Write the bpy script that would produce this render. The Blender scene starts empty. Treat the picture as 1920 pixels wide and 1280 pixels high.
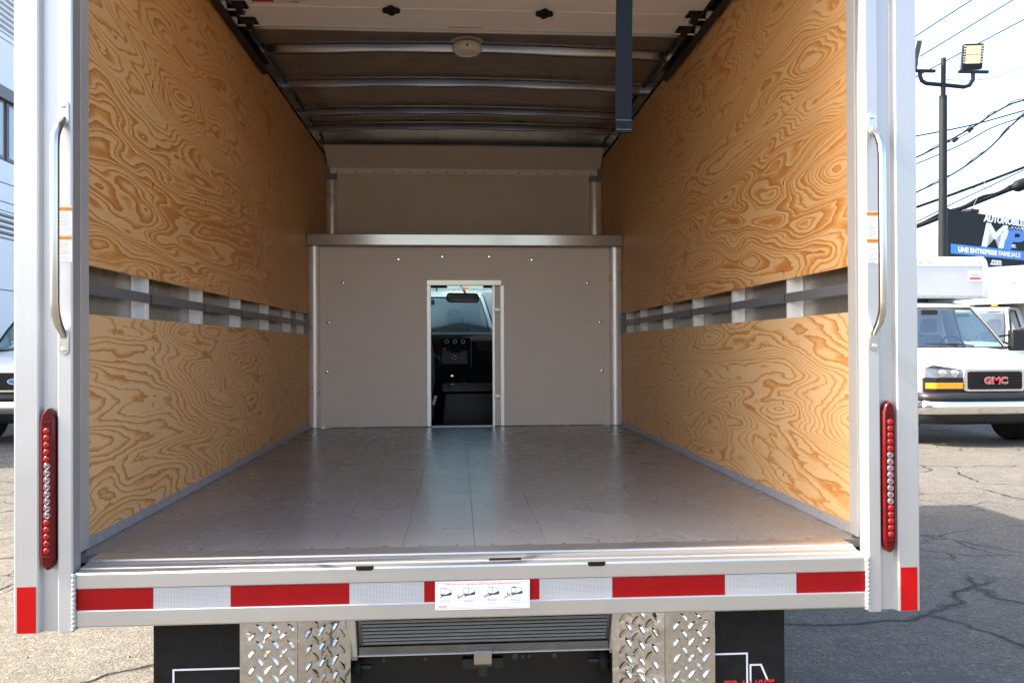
import bpy, bmesh, math, random
from mathutils import Vector, Matrix
R = math.radians
random.seed(7)
scene = bpy.context.scene
COL = scene.collection

# ------------------------------------------------------------------ camera, sky, sun, exposure
YAW, PITCH, ROLL = .0649, .0075, -.0046
fw = Vector((math.sin(YAW)*math.cos(PITCH), math.cos(YAW)*math.cos(PITCH), math.sin(PITCH)))
rt = Vector((math.cos(YAW), -math.sin(YAW), 0)); up = rt.cross(fw)
rt, up = rt*math.cos(ROLL)+up*math.sin(ROLL), -rt*math.sin(ROLL)+up*math.cos(ROLL)
cam_data = bpy.data.cameras.new('camera'); cam = bpy.data.objects.new('camera', cam_data); COL.objects.link(cam)
cam_data.sensor_width = 36; cam_data.lens = 36*1550/1920; cam_data.clip_start = .05; cam_data.clip_end = 2000
cam.matrix_world = Matrix(((rt.x, up.x, -fw.x, -.0636), (rt.y, up.y, -fw.y, 0), (rt.z, up.z, -fw.z, 1.4214), (0, 0, 0, 1)))
scene.camera = cam

SUN_EL, SUN_AZ = R(43.5), R(267)          # azimuth clockwise from +Y
world = bpy.data.worlds.new('World'); scene.world = world; world.use_nodes = True
wn = world.node_tree
sky = wn.nodes.new('ShaderNodeTexSky'); sky.sky_type = 'NISHITA'; sky.sun_disc = False
sky.sun_elevation = SUN_EL; sky.sun_rotation = SUN_AZ; sky.air_density = 1.0; sky.dust_density = 4.2; sky.ozone_density = 1.2
wn.links.new(sky.outputs[0], wn.nodes['Background'].inputs[0]); wn.nodes['Background'].inputs[1].default_value = .14
sd = bpy.data.lights.new('sun', 'SUN'); sun = bpy.data.objects.new('sun', sd); COL.objects.link(sun)
sd.energy = 3.0; sd.angle = R(.55); sd.color = (1, .93, .82)
to_sun = Vector((math.sin(SUN_AZ)*math.cos(SUN_EL), math.cos(SUN_AZ)*math.cos(SUN_EL), math.sin(SUN_EL)))
sun.rotation_euler = (-to_sun).to_track_quat('-Z', 'Y').to_euler(); sun.location = (-20, -2, 25)
vs = scene.view_settings; vs.view_transform = 'Standard'; vs.look = 'None'; vs.gamma = 1; vs.use_curve_mapping = False
vs.exposure = 2.38
scene.cycles.max_bounces = 10; scene.cycles.diffuse_bounces = 6; scene.cycles.glossy_bounces = 5
scene.cycles.transparent_max_bounces = 16; scene.cycles.use_denoising = True
scene.cycles.sample_clamp_indirect = 6

# ------------------------------------------------------------------ materials
MATS = {}
class NT:
    def __init__(s, name):
        s.m = bpy.data.materials.new(name); s.m.use_nodes = True; s.t = s.m.node_tree
        s.p = s.t.nodes['Principled BSDF']; MATS[name] = s.m
    def n(s, kind, **kw):
        nd = s.t.nodes.new(kind)
        for k, v in kw.items():
            if k.startswith('i_'): nd.inputs[k[2:].replace('_', ' ')].default_value = v
            else: setattr(nd, k, v)
        return nd
    def l(s, a, b): s.t.links.new(a, b)
    def coord(s, scale=(1, 1, 1), kind='Object', loc=(0, 0, 0)):
        tc = s.n('ShaderNodeTexCoord'); mp = s.n('ShaderNodeMapping')
        mp.inputs['Scale'].default_value = scale; mp.inputs['Location'].default_value = loc
        s.l(tc.outputs[kind], mp.inputs['Vector']); return mp.outputs[0]
    def noise(s, vec, scale, detail=3, rough=.55, dist=0):
        nd = s.n('ShaderNodeTexNoise'); nd.inputs['Scale'].default_value = scale; nd.inputs['Detail'].default_value = detail
        nd.inputs['Roughness'].default_value = rough; nd.inputs['Distortion'].default_value = dist
        s.l(vec, nd.inputs['Vector']); return nd.outputs['Fac']
    def math(s, op, a, b=None, c=None):
        nd = s.n('ShaderNodeMath', operation=op)
        for i, v in enumerate((a, b, c)):
            if v is None: continue
            if isinstance(v, (int, float)): nd.inputs[i].default_value = v
            else: s.l(v, nd.inputs[i])
        return nd.outputs[0]
    def ramp(s, fac, stops, interp='LINEAR'):
        nd = s.n('ShaderNodeValToRGB'); cr = nd.color_ramp; cr.interpolation = interp
        while len(cr.elements) < len(stops): cr.elements.new(.5)
        for e, (pos, c) in zip(cr.elements, stops):
            e.position = pos; e.color = (c, c, c, 1) if isinstance(c, (int, float)) else (*c, 1)
        s.l(fac, nd.inputs[0]); return nd.outputs[0]
    def mix(s, fac, a, b, mode='MIX'):
        nd = s.n('ShaderNodeMix', data_type='RGBA', blend_type=mode)
        for i, v in ((0, fac), (6, a), (7, b)):
            if isinstance(v, (int, float)): nd.inputs[i].default_value = v
            elif isinstance(v, tuple): nd.inputs[i].default_value = (*v, 1)
            else: s.l(v, nd.inputs[i])
        return nd.outputs[2]
    def bump(s, h, strength=.2, dist=.01):
        nd = s.n('ShaderNodeBump'); nd.inputs['Strength'].default_value = strength; nd.inputs['Distance'].default_value = dist
        s.l(h, nd.inputs['Height']); s.l(nd.outputs[0], s.p.inputs['Normal'])
    def set(s, **kw):
        for k, v in kw.items():
            i = s.p.inputs[k.replace('_', ' ')]
            if hasattr(v, 'is_linked') or isinstance(v, bpy.types.NodeSocket): s.l(v, i)
            elif isinstance(v, tuple) and len(v) == 3 and i.type == 'RGBA': i.default_value = (*v, 1)
            else: i.default_value = v
        return s

def simple(name, col, rough=.5, metal=0, var=.06, nscale=9, **kw):
    t = NT(name); v = t.coord()
    f = t.noise(v, nscale, 5, .6)
    lo = tuple(c*(1-var) for c in col); hi = tuple(min(1, c*(1+var)) for c in col)
    t.set(Base_Color=t.ramp(f, [(.3, lo), (.7, hi)]), Metallic=metal, **kw)
    t.set(Roughness=t.math('MULTIPLY_ADD', f, .16*rough, rough*.92))
    return t.m

def brushed(name, col, rough, axis, metal=1.0, streak=.5, smudge=.18):
    """extruded or rolled metal: fine streaks along one axis, faint smudges"""
    t = NT(name); sc = [260, 260, 260]; sc['xyz'.index(axis)] = 1.6
    st = t.noise(t.coord(tuple(sc)), 1, 3, .6)
    sm = t.noise(t.coord(), 3.2, 5, .6, .4)
    f = t.math('MULTIPLY_ADD', t.math('SUBTRACT', st, .5), streak*.5, t.math('MULTIPLY_ADD', t.math('SUBTRACT', sm, .5), smudge, .5))
    t.set(Base_Color=t.ramp(f, [(.2, tuple(c*.86 for c in col)), (.8, tuple(min(1, c*1.08) for c in col))]), Metallic=metal)
    t.set(Roughness=t.math('MULTIPLY_ADD', f, .3, rough-.15))
    t.bump(t.math('MULTIPLY_ADD', sm, 2.0, st), .05, .001)
    return t.m

ALU_Z = brushed('alu_upright', (.50, .495, .485), .40, 'z', metal=.62, smudge=.45)
ALU_X = brushed('alu_crosswise', (.55, .545, .53), .33, 'x', metal=.85)
ALU_Y = brushed('alu_lengthwise', (.5, .5, .5), .36, 'y')
ALU_SHINY = brushed('alu_polished', (.42, .37, .315), .16, 'x', smudge=.25)
ALU_SKIN = brushed('alu_wall_skin', (.60, .585, .56), .30, 'z', metal=.6)
SKIN_IN = brushed('alu_wall_skin_inside', (.50, .475, .44), .26, 'z', metal=.75)
STEEL_BAR = brushed('stainless_bar', (.56, .55, .53), .22, 'z', streak=.3)
def plate_mat():
    t = NT('tread_plate_metal'); v = t.coord(); n = t.noise(v, 9, 3, .5, .4); f = t.noise(v, 60, 4)
    t.set(Base_Color=t.ramp(f, [(.3, (.46, .455, .445)), (.7, (.60, .595, .58))]), Metallic=1.0, Roughness=t.math('MULTIPLY_ADD', f, .14, .04))
    t.bump(n, .9, .02); return t.m
PLATE = plate_mat()

GALV = brushed('galvanised_steel', (.36, .35, .335), .20, 'x', smudge=.35)
GALV_DARK = brushed('galvanised_rail', (.25, .255, .265), .5, 'y', metal=.6, smudge=.5)
GUIDE = brushed('guide_metal', (.62, .605, .58), .42, 'z', metal=.45, smudge=.4)
STUD = simple('stud_white', (.92, .90, .86), .4, var=.03)

def plywood(name, light, mid, dark, k, lean, ramp_pos):
    t = NT(name)
    at = t.n('ShaderNodeAttribute', attribute_type='OBJECT', attribute_name='grain_seed')
    tc = t.n('ShaderNodeTexCoord'); ad = t.n('ShaderNodeVectorMath', operation='ADD')
    cb = t.n('ShaderNodeCombineXYZ'); t.l(at.outputs['Fac'], cb.inputs[0])
    t.l(tc.outputs['Object'], ad.inputs[0]); t.l(cb.outputs[0], ad.inputs[1])
    mp = t.n('ShaderNodeMapping'); mp.inputs['Scale'].default_value = (1, .38, 1.95); t.l(ad.outputs[0], mp.inputs['Vector'])
    v = mp.outputs[0]
    big = t.noise(v, 1.6, 2.2, .45, .45)
    med = t.noise(v, 7.5, 2, .5, .2)
    mp2 = t.n('ShaderNodeMapping'); mp2.inputs['Scale'].default_value = (1, .35, 1.8); t.l(ad.outputs[0], mp2.inputs['Vector'])
    jag = t.noise(mp2.outputs[0], 42, 3, .6)
    sx = t.n('ShaderNodeSeparateXYZ'); t.l(ad.outputs[0], sx.inputs[0])
    h = t.math('MULTIPLY_ADD', big, k, t.math('MULTIPLY', sx.outputs['Z'], lean))
    h = t.math('MULTIPLY_ADD', med, 2.6, h)
    h = t.math('MULTIPLY_ADD', jag, .7, h)
    # band width wanders: warp phase so some growth rings are wide, some hairline
    fr = t.math('FRACT', h)
    idx = t.math('FLOOR', h)
    wn_ = t.n('ShaderNodeTexWhiteNoise', noise_dimensions='1D'); t.l(idx, wn_.inputs['W'])
    pw = t.math('MULTIPLY_ADD', wn_.outputs['Value'], 1.9, .42)
    fr = t.math('POWER', fr, pw)
    col = t.ramp(fr, [(0, light), (ramp_pos, light), (ramp_pos+.20, mid), (.92, dark), (1, dark)])
    mp3 = t.n('ShaderNodeMapping'); mp3.inputs['Scale'].default_value = (1, .06, 3); t.l(ad.outputs[0], mp3.inputs['Vector'])
    fine = t.noise(mp3.outputs[0], 90, 4, .65)
    blot = t.noise(v, 1.1, 4, .6)
    col = t.mix(t.math('MULTIPLY', fine, .30), col, tuple(c*.62 for c in mid))
    col = t.mix(t.ramp(blot, [(.42, 0.0), (.75, .34)]), col, tuple(c*.78 for c in mid))
    # small knots and torn specks
    vo = t.n('ShaderNodeTexVoronoi'); vo.inputs['Scale'].default_value = 2.3; t.l(v, vo.inputs['Vector'])
    sp = t.ramp(vo.outputs['Distance'], [(.0, 1.0), (.022, .0)])
    col = t.mix(t.math('MULTIPLY', sp, .55), col, (.10, .045, .015))
    t.set(Base_Color=col, Roughness=t.math('MULTIPLY_ADD', fr, -.12, .58))
    t.p.inputs['Specular IOR Level'].default_value = .35
    t.bump(t.math('MULTIPLY_ADD', fine, .5, fr), .10, .0012)
    return t.m
PLY_HI = plywood('plywood_fir', (.80, .48, .215), (.72, .345, .098), (.55, .19, .036), 56, 18, .38)
PLY_FAR = plywood('plywood_fir_quiet', (.74, .43, .17), (.70, .38, .135), (.62, .30, .09), 30, 14, .40)
PLY_LO = plywood('plywood_fir_pale', (.82, .53, .265), (.76, .41, .145), (.57, .22, .05), 42, 5, .50)
PLY_LO_FAR = plywood('plywood_fir_pale_quiet', (.78, .48, .21), (.74, .42, .16), (.64, .32, .10), 24, 8, .55)

def floor_paint():
    t = NT('floor_paint'); v = t.coord()
    a = t.noise(v, 1.7, 5, .6, .5); b = t.noise(t.coord((9, 1.2, 1)), 5, 4, .6); c = t.noise(v, 26, 4, .6)
    col = t.ramp(a, [(.3, (.190, .178, .170)), (.7, (.250, .237, .228))])
    scuff = t.ramp(t.noise(t.coord((1, 4, 1), loc=(3, 1, 0)), 2.4, 6, .72, .8), [(.60, 0.0), (.74, .5)])
    col = t.mix(t.math('MULTIPLY', scuff, .6), col, (.24, .225, .22))
    dk = t.ramp(t.noise(t.coord((.7, 3.2, 1), loc=(9, 4, 0)), 3.1, 6, .7, .5), [(.64, 0.0), (.76, .6)])
    col = t.mix(t.math('MULTIPLY', dk, .55), col, (.06, .055, .055))
    t.set(Base_Color=col)
    r = t.math('MULTIPLY_ADD', a, .22, .16); r = t.math('MULTIPLY_ADD', scuff, .25, r)
    t.set(Roughness=r); t.p.inputs['Specular IOR Level'].default_value = .55
    t.bump(t.math('MULTIPLY_ADD', b, .6, c), .10, .004)
    return t.m
FLOOR = floor_paint()

def panel_mat(name, col, rough):
    t = NT(name); v = t.coord(); n = t.noise(v, 2.5, 5, .6, .3); f = t.noise(v, 160, 2)
    t.set(Base_Color=t.ramp(n, [(.3, tuple(c*.95 for c in col)), (.7, col)]), Roughness=t.math('MULTIPLY_ADD', n, .2, rough-.1))
    t.bump(t.math('MULTIPLY_ADD', t.noise(v, 1.6, 2), 14.0, f), .12, .0015); return t.m
FRP = panel_mat('bulkhead_panel', (.84, .735, .62), .42)
ROOF_SKIN = brushed('roof_skin_inner', (.40, .355, .31), .28, 'x', metal=.7)
DOOR_WHITE = panel_mat('door_panel_white', (.78, .75, .70), .4)
WHITE = simple('white_vehicle_paint', (.60, .60, .595), .32, var=.02, Coat_Weight=.5, Coat_Roughness=.06)
WHITE_BOX = simple('white_box_panel', (.47, .475, .48), .42, var=.04, nscale=2)
BLACK = simple('black_plastic', (.011, .011, .0115), .45, var=.3, nscale=30, Specular_IOR_Level=.35)
BLACK_SATIN = simple('black_satin', (.006, .0055, .0055), .34, var=.3, Specular_IOR_Level=.3)
DASH = simple('dashboard_plastic', (.006, .006, .0065), .7, var=.2, nscale=60, Specular_IOR_Level=.12)
RUBBER = simple('black_rubber', (.010, .009, .0085), .7, var=.35, nscale=25, Specular_IOR_Level=.2)
CHROME = simple('chrome', (.82, .82, .82), .08, 1.0, var=.02)
RED_LENS = simple('red_lens', (.075, .001, .002), .10, var=.3, nscale=30, Specular_IOR_Level=.35)
RED_LED = simple('red_led_dome', (.30, .004, .004), .12, var=.1, Specular_IOR_Level=.5)
CLEAR_LED = simple('clear_led_dome', (.24, .17, .17), .14, .3, var=.08, nscale=80, Coat_Weight=1.0, Coat_Roughness=.03)
RED_PAINT = simple('red_print', (.50, .012, .02), .4, var=.04)
RED_REFLECT = simple('red_reflector', (.42, .004, .004), .4, var=.04, nscale=20, Specular_IOR_Level=.15)
ORANGE = simple('orange_print', (.80, .27, .03), .5, var=.03)
PAPER = simple('white_label', (.78, .78, .77), .4, var=.02)
INK = simple('dark_ink', (.035, .035, .045), .5, var=.05)
GREY_INK = simple('grey_ink', (.30, .30, .32), .5, var=.05)
WHITE_PRINT = simple('white_print', (.72, .72, .72), .4, var=.03)
BLUE = simple('blue_print', (.015, .17, .55), .4, var=.03)
AMBER = simple('amber_lens', (.80, .26, .01), .15, var=.12, nscale=40, Coat_Weight=1)
STRAP = simple('webbing_slate', (.0095, .0115, .016), .7, var=.15, nscale=120, Specular_IOR_Level=.12)
SEAT = simple('grey_seat_fabric', (.13, .145, .16), .8, var=.15, nscale=60)
SEALANT = simple('grey_sealant', (.27, .27, .28), .5, var=.15, nscale=30)
WELD = simple('weld_bead', (.46, .455, .44), .42, .6, var=.12, nscale=120)
GREY_CLAD = simple('building_panel', (.74, .74, .74), .45, var=.03, nscale=.8)
DARK_CLAD = simple('building_fin', (.13, .13, .14), .5, var=.08)
HEADLAMP = simple('headlamp_glass', (.10, .11, .12), .12, var=.2, nscale=20, Coat_Weight=1)
REFLECTOR = simple('lamp_reflector', (.85, .85, .85), .12, 1.0, var=.05)
POLE_BLACK = simple('pole_black', (.010, .0105, .0115), .5, var=.25, Specular_IOR_Level=.25)
CABLE = simple('cable_black', (.009, .009, .010), .6, var=.2, Specular_IOR_Level=.15)
CABLE_PALE = simple('cable_pale', (.13, .11, .105), .5, var=.1)
BARK = simple('bare_bark', (.16, .13, .115), .8, var=.2)
WOOD_POLE = simple('wood_pole', (.13, .10, .08), .8, var=.25)
LAMP_DOME = simple('lamp_dome', (.78, .73, .66), .35, var=.02)
FLOOD = simple('floodlight_glass', (.80, .66, .44), .2, var=.06, nscale=30)
SIGN_BLACK = simple('sign_black', (.010, .0105, .012), .6, var=.1, Specular_IOR_Level=.15)
FELT = simple('dark_bolt', (.05, .05, .05), .4, .6, var=.2)
DUSK = simple('ramp_dark_metal', (.16, .165, .175), .24, 1.0, var=.2, nscale=12)

def tape(name, col, dark, kind):
    t = NT(name); v = t.coord()
    vo = t.n('ShaderNodeTexVoronoi'); vo.inputs['Scale'].default_value = 330 if kind else 260; vo.inputs['Randomness'].default_value = 0
    t.l(t.coord((1, 0, 1.15)), vo.inputs['Vector'])
    f = t.ramp(vo.outputs['Distance'], [(.25, 0.0), (.42, 1.0)])
    n = t.noise(v, 14, 3)
    t.set(Base_Color=t.mix(f, dark, t.ramp(n, [(.3, tuple(c*.92 for c in col)), (.7, col)])), Roughness=.5, Specular_IOR_Level=.12)
    return t.m
TAPE_RED = tape('red_conspicuity_tape', (.27, .004, .005), (.22, .003, .004), 0)
TAPE_WHITE = tape('white_honeycomb_tape', (.45, .45, .445), (.20, .20, .20), 0)

def glass(name, tint, gloss=.12, rough=.02):
    t = NT(name); nt = t.t; nt.nodes.remove(t.p)
    tr = t.n('ShaderNodeBsdfTransparent'); tr.inputs[0].default_value = (*tint, 1)
    gl = t.n('ShaderNodeBsdfGlossy'); gl.inputs['Roughness'].default_value = rough
    fr = t.n('ShaderNodeFresnel'); fr.inputs[0].default_value = 1.5
    mx = t.n('ShaderNodeMixShader'); t.l(t.math('MULTIPLY_ADD', fr.outputs[0], .9, gloss*.3), mx.inputs[0])
    t.l(tr.outputs[0], mx.inputs[1]); t.l(gl.outputs[0], mx.inputs[2])
    t.l(mx.outputs[0], nt.nodes['Material Output'].inputs['Surface']); return t.m
GLASS = glass('windscreen_glass', (.78, .94, .90), .7)
GLASS_OWN = glass('truck_windscreen_glass', (.74, .98, .90))
GLASS_DARK = glass('side_glass', (.40, .48, .47), .2)
PANE = simple('building_pane', (.30, .36, .37), .06, var=.1, nscale=.5, Specular_IOR_Level=.8)

def asphalt():
    t = NT('asphalt'); v = t.coord()
    a = t.noise(v, .55, 6, .65, .4); b = t.noise(v, 7, 6, .7); c = t.noise(v, 95, 3, .7); d = t.noise(v, 30, 4, .7)
    col = t.ramp(a, [(.28, (0.127, 0.112, 0.088)), (.5, (0.174, 0.154, 0.122)), (.72, (0.211, 0.187, 0.146))])
    col = t.mix(t.ramp(b, [(.36, .85), (.60, 0.0)]), col, (0.112, 0.101, 0.084))
    col = t.mix(t.ramp(c, [(.38, .8), (.56, 0.0)]), col, (0.066, 0.060, 0.052))
    col = t.mix(t.ramp(d, [(.54, 0.0), (.66, .8)]), col, (0.253, 0.227, 0.181))
    e_ = t.noise(v, 64, 2, .6)
    col = t.mix(t.ramp(e_, [(.34, .75), (.46, 0.0)]), col, (0.052, 0.049, 0.047))
    col = t.mix(t.ramp(t.noise(t.coord(loc=(7, 3, 0)), .9, 6, .7, 1.2), [(.55, 0.0), (.66, .55)]), col, (0.088, 0.085, 0.083))
    # streaky wash marks
    st = t.noise(t.coord((.25, 2.2, 1)), 1.3, 6, .7, .6)
    col = t.mix(t.ramp(st, [(.52, 0.0), (.70, .5)]), col, (0.099, 0.089, 0.075))
    # cracks: warped cell edges, broken up
    wv = t.n('ShaderNodeTexNoise'); wv.inputs['Scale'].default_value = 1.7; wv.inputs['Detail'].default_value = 6; t.l(v, wv.inputs['Vector'])
    ad = t.n('ShaderNodeVectorMath', operation='MULTIPLY_ADD'); t.l(wv.outputs['Color'], ad.inputs[0]); ad.inputs[1].default_value = (.55, .55, .55); t.l(v, ad.inputs[2])
    cr = []
    for sc, wd, msk in ((.62, .006, 1.3), (1.9, .007, .8)):
        vo = t.n('ShaderNodeTexVoronoi', feature='DISTANCE_TO_EDGE'); vo.inputs['Scale'].default_value = sc; t.l(ad.outputs[0], vo.inputs['Vector'])
        k = t.ramp(vo.outputs['Distance'], [(0, 1.0), (wd, .5), (wd*2.6, 0.0)])
        m = t.ramp(t.noise(v, msk*.5, 3), [(.50, 0.0), (.58, 1.0)] if sc > 1 else [(.40, 0.0), (.5, 1.0)])
        cr.append(t.math('MULTIPLY', k, m))
    ck = t.math('MAXIMUM', cr[0], cr[1])
    col = t.mix(t.math('MULTIPLY', ck, .7), col, (.035, .034, .034))
    t.set(Base_Color=col, Roughness=.9); t.p.inputs['Specular IOR Level'].default_value = .25
    hh = t.math('MULTIPLY_ADD', b, .9, t.math('MULTIPLY_ADD', c, .35, t.math('MULTIPLY', d, .4)))
    hh = t.math('MULTIPLY_ADD', ck, -1.6, hh)
    t.bump(hh, 1.0, .03); return t.m
ASPHALT = asphalt()

# ------------------------------------------------------------------ mesh helpers
class MB:
    def __init__(s): s.v = []; s.f = []
    def add(s, vs_, fs):
        o = len(s.v); s.v += [tuple(p) for p in vs_]; s.f += [tuple(i+o for i in f) for f in fs]; return s
    def box(s, x0, x1, y0, y1, z0, z1):
        return s.add([(x, y, z) for z in (z0, z1) for y in (y0, y1) for x in (x0, x1)],
                     [(0, 2, 3, 1), (4, 5, 7, 6), (0, 1, 5, 4), (2, 6, 7, 3), (0, 4, 6, 2), (1, 3, 7, 5)])
    def prism(s, poly, axis, a0, a1):
        n = len(poly); f3 = {'x': lambda a, p: (a, p[0], p[1]), 'y': lambda a, p: (p[0], a, p[1]), 'z': lambda a, p: (p[0], p[1], a)}[axis]
        return s.add([f3(a0, p) for p in poly]+[f3(a1, p) for p in poly],
                     [tuple(range(n)), tuple(range(2*n-1, n-1, -1))]+[(i, (i+1) % n, n+(i+1) % n, n+i) for i in range(n)])
    def loft(s, rings, closed=True, caps=True):
        n = len(rings[0]); m = len(rings); vs_ = [p for r in rings for p in r]; fs = []
        for j in range(m-1):
            for i in range(n if closed else n-1):
                fs.append((j*n+i, j*n+(i+1) % n, (j+1)*n+(i+1) % n, (j+1)*n+i))
        if caps and closed: fs += [tuple(range(n)), tuple(range(m*n-1, (m-1)*n-1, -1))]
        return s.add(vs_, fs)
    def tube(s, path, r, n=8):
        path = [Vector(p) for p in path]; rings = []; prev = None
        for i, p in enumerate(path):
            t = (path[min(i+1, len(path)-1)]-path[max(i-1, 0)]).normalized()
            if prev is None:
                a = t.cross(Vector((0, 0, 1)) if abs(t.z) < .9 else Vector((1, 0, 0))).normalized()
            else: a = (prev-t*prev.dot(t)).normalized()
            prev = a; b = t.cross(a); rr = r[i] if isinstance(r, (list, tuple)) else r
            rings.append([p+(a*math.cos(k*2*math.pi/n)+b*math.sin(k*2*math.pi/n))*rr for k in range(n)])
        return s.loft(rings)
    def lathe(s, prof, c, axis, n=20):
        """prof: list of (radius, offset along axis)"""
        ax = Vector(axis).normalized(); a = ax.cross(Vector((0, 0, 1)) if abs(ax.z) < .9 else Vector((1, 0, 0))).normalized(); b = ax.cross(a); c = Vector(c)
        return s.loft([[c+ax*o+(a*math.cos(k*2*math.pi/n)+b*math.sin(k*2*math.pi/n))*max(r, 1e-4) for k in range(n)] for r, o in prof])
    def xf(s, M):
        s.v = [tuple(M @ Vector(p)) for p in s.v]; return s
    def mesh(s, name, mat, smooth=None):
        me = bpy.data.meshes.new(name); me.from_pydata(s.v, [], s.f); me.materials.append(mat)
        bm = bmesh.new(); bm.from_mesh(me); bmesh.ops.recalc_face_normals(bm, faces=bm.faces); bm.to_mesh(me); bm.free()
        if smooth is not None:
            me.shade_smooth(); me.set_sharp_from_angle(angle=R(smooth))
        me.update(); return me
    def build(s, name, mat, parent=None, bevel=0, smooth=None):
        return link(name, s.mesh(name, mat, smooth), parent, bevel)

BASE = {}
def link(name, me, parent=None, bevel=0, loc=(0, 0, 0)):
    o = bpy.data.objects.new(name, me); COL.objects.link(o)
    off = Vector(loc)
    if parent is not None:
        o.parent = parent
        if parent.name in BASE: off = off-BASE[parent.name]
    o.location = off
    if bevel:
        md = o.modifiers.new('bevel', 'BEVEL'); md.width = bevel; md.segments = 2; md.limit_method = 'ANGLE'; md.angle_limit = R(40); md.harden_normals = False
    return o
def tag(o, label, cat, group=None, kind=None):
    if label: o['label'] = label
    if cat: o['category'] = cat
    if group: o['group'] = group
    if kind: o['kind'] = kind
    return o
def thing(name, label, cat, loc=(0, 0, 0), rotz=0, scale=1, group=None, world_parts=False):
    o = bpy.data.objects.new(name, None); COL.objects.link(o); o.empty_display_size = .2
    o.location = loc; o.rotation_euler = (0, 0, rotz); o.scale = (scale,)*3
    if world_parts: BASE[o.name] = Vector(loc)
    return tag(o, label, cat, group)
def bx(name, mat, parent, x0, x1, y0, y1, z0, z1, bevel=0):
    return MB().box(x0, x1, y0, y1, z0, z1).build(name, mat, parent, bevel)
def text_mesh(body, size, mat, extrude=.001, weight=0, shear=0, spacing=1, M=Matrix.Identity(4), align='LEFT', width=None):
    cu = bpy.data.curves.new('lettering', 'FONT'); cu.body = body; cu.size = size; cu.extrude = extrude; cu.offset = weight
    cu.shear = shear; cu.space_character = spacing; cu.align_x = align; cu.resolution_u = 3
    ob = bpy.data.objects.new('lettering_tmp', cu); COL.objects.link(ob)
    dg = bpy.context.evaluated_depsgraph_get(); dg.update()
    me = bpy.data.meshes.new_from_object(ob.evaluated_get(dg)); bpy.data.objects.remove(ob); bpy.data.curves.remove(cu)
    if width:
        xs = [v.co.x for v in me.vertices]; k = width/(max(xs)-min(xs)); me.transform(Matrix.Diagonal((k, 1, 1, 1)))
    me.transform(M); me.materials.clear(); me.materials.append(mat); me.name = 'lettering'; return me
def face_rear(x, y, z): return Matrix.Translation((x, y, z)) @ Matrix.Rotation(R(90), 4, 'X')
def rrect(x0, x1, z0, z1, r, n=4):
    pts = []
    for cx, cz, a0 in ((x1-r, z1-r, 0), (x0+r, z1-r, 90), (x0+r, z0+r, 180), (x1-r, z0+r, 270)):
        for k in range(n+1):
            a = R(a0+90*k/n); pts.append((cx+r*math.cos(a), cz+r*math.sin(a)))
    return pts

# ------------------------------------------------------------------ ground
g = MB().add([(-500, -500, 0), (500, -500, 0), (500, 500, 0), (-500, 500, 0)], [(0, 1, 2, 3)]).build('ground', ASPHALT)
tag(g, 'pale worn cracked asphalt of the parking lot', 'ground', kind='structure')

# ------------------------------------------------------------------ the open box truck
T = thing('box_truck', 'open box truck seen from behind, plywood lined cargo space, aluminium rear frame', 'truck', (0, 4.6, 0), world_parts=True)
YR, W, D1, DA = 2.2316, 1.14, 6.035, 6.86
ZF = .85
G1, G2, PT = 1.5255, 1.668, 2.985

# outer shell
for s in (-1, 1):
    x0, x1 = sorted((s*1.2, s*1.22))
    MB().prism([(2.262, .70), (D1+.06, .70), (D1+.06, 2.17), (6.96, 2.17), (6.96, 3.03), (6.93, 3.10), (6.86, 3.145), (2.262, 3.145)], 'x', x0, x1).build('side_skin', SKIN_IN, T)
def roof_z(x, y=0): return 3.092+.03*(1-(x/1.2)**2)
rows = [[(x, y, roof_z(x)+.0) for x in [-1.2+.1*i for i in range(25)]] for y in (2.26, 3.5, 4.8, 6.0, 6.82)]
m = MB(); m.loft([r+[(p[0], p[1], p[2]+.03) for p in reversed(r)] for r in rows]); m.build('roof_skin', ROOF_SKIN, T, smooth=30)
for s in (-1, 1):
    x0, x1 = sorted((s*1.2, s*1.128))
    MB().box(x0, x1, 2.30, 6.80, PT+.012, 3.075).build('top_rail', GALV, T, .003)
bx('header_beam', ALU_X, T, -1.07, 1.07, 2.235, 2.36, 2.93, 3.16, .004)
bx('nose_panel', WHITE_BOX, T, -1.199, 1.199, 6.93, 6.955, 2.17, 3.02)
MB().prism([(6.957, 3.022), (6.957, 3.03), (6.93, 3.10), (6.85, 3.150), (6.79, 3.150), (6.80, 3.12), (6.93, 3.022)], 'x', -1.199, 1.199).build('nose_cap', WHITE_BOX, T)
for s in (-1, 1): bx('front_corner_fill', ALU_SKIN, T, *sorted((s*1.0495, s*1.1995)), D1+.022, D1+.055, .70, 2.122)
for s in (-1, 1): bx('attic_corner_fill', ALU_SKIN, T, *sorted((s*1.142, s*1.1995)), D1+.057, D1+.075, 2.165, 3.07)
bx('attic_floor', WHITE_BOX, T, -1.2, 1.2, 6.075, 6.928, 2.125, 2.16)

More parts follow.
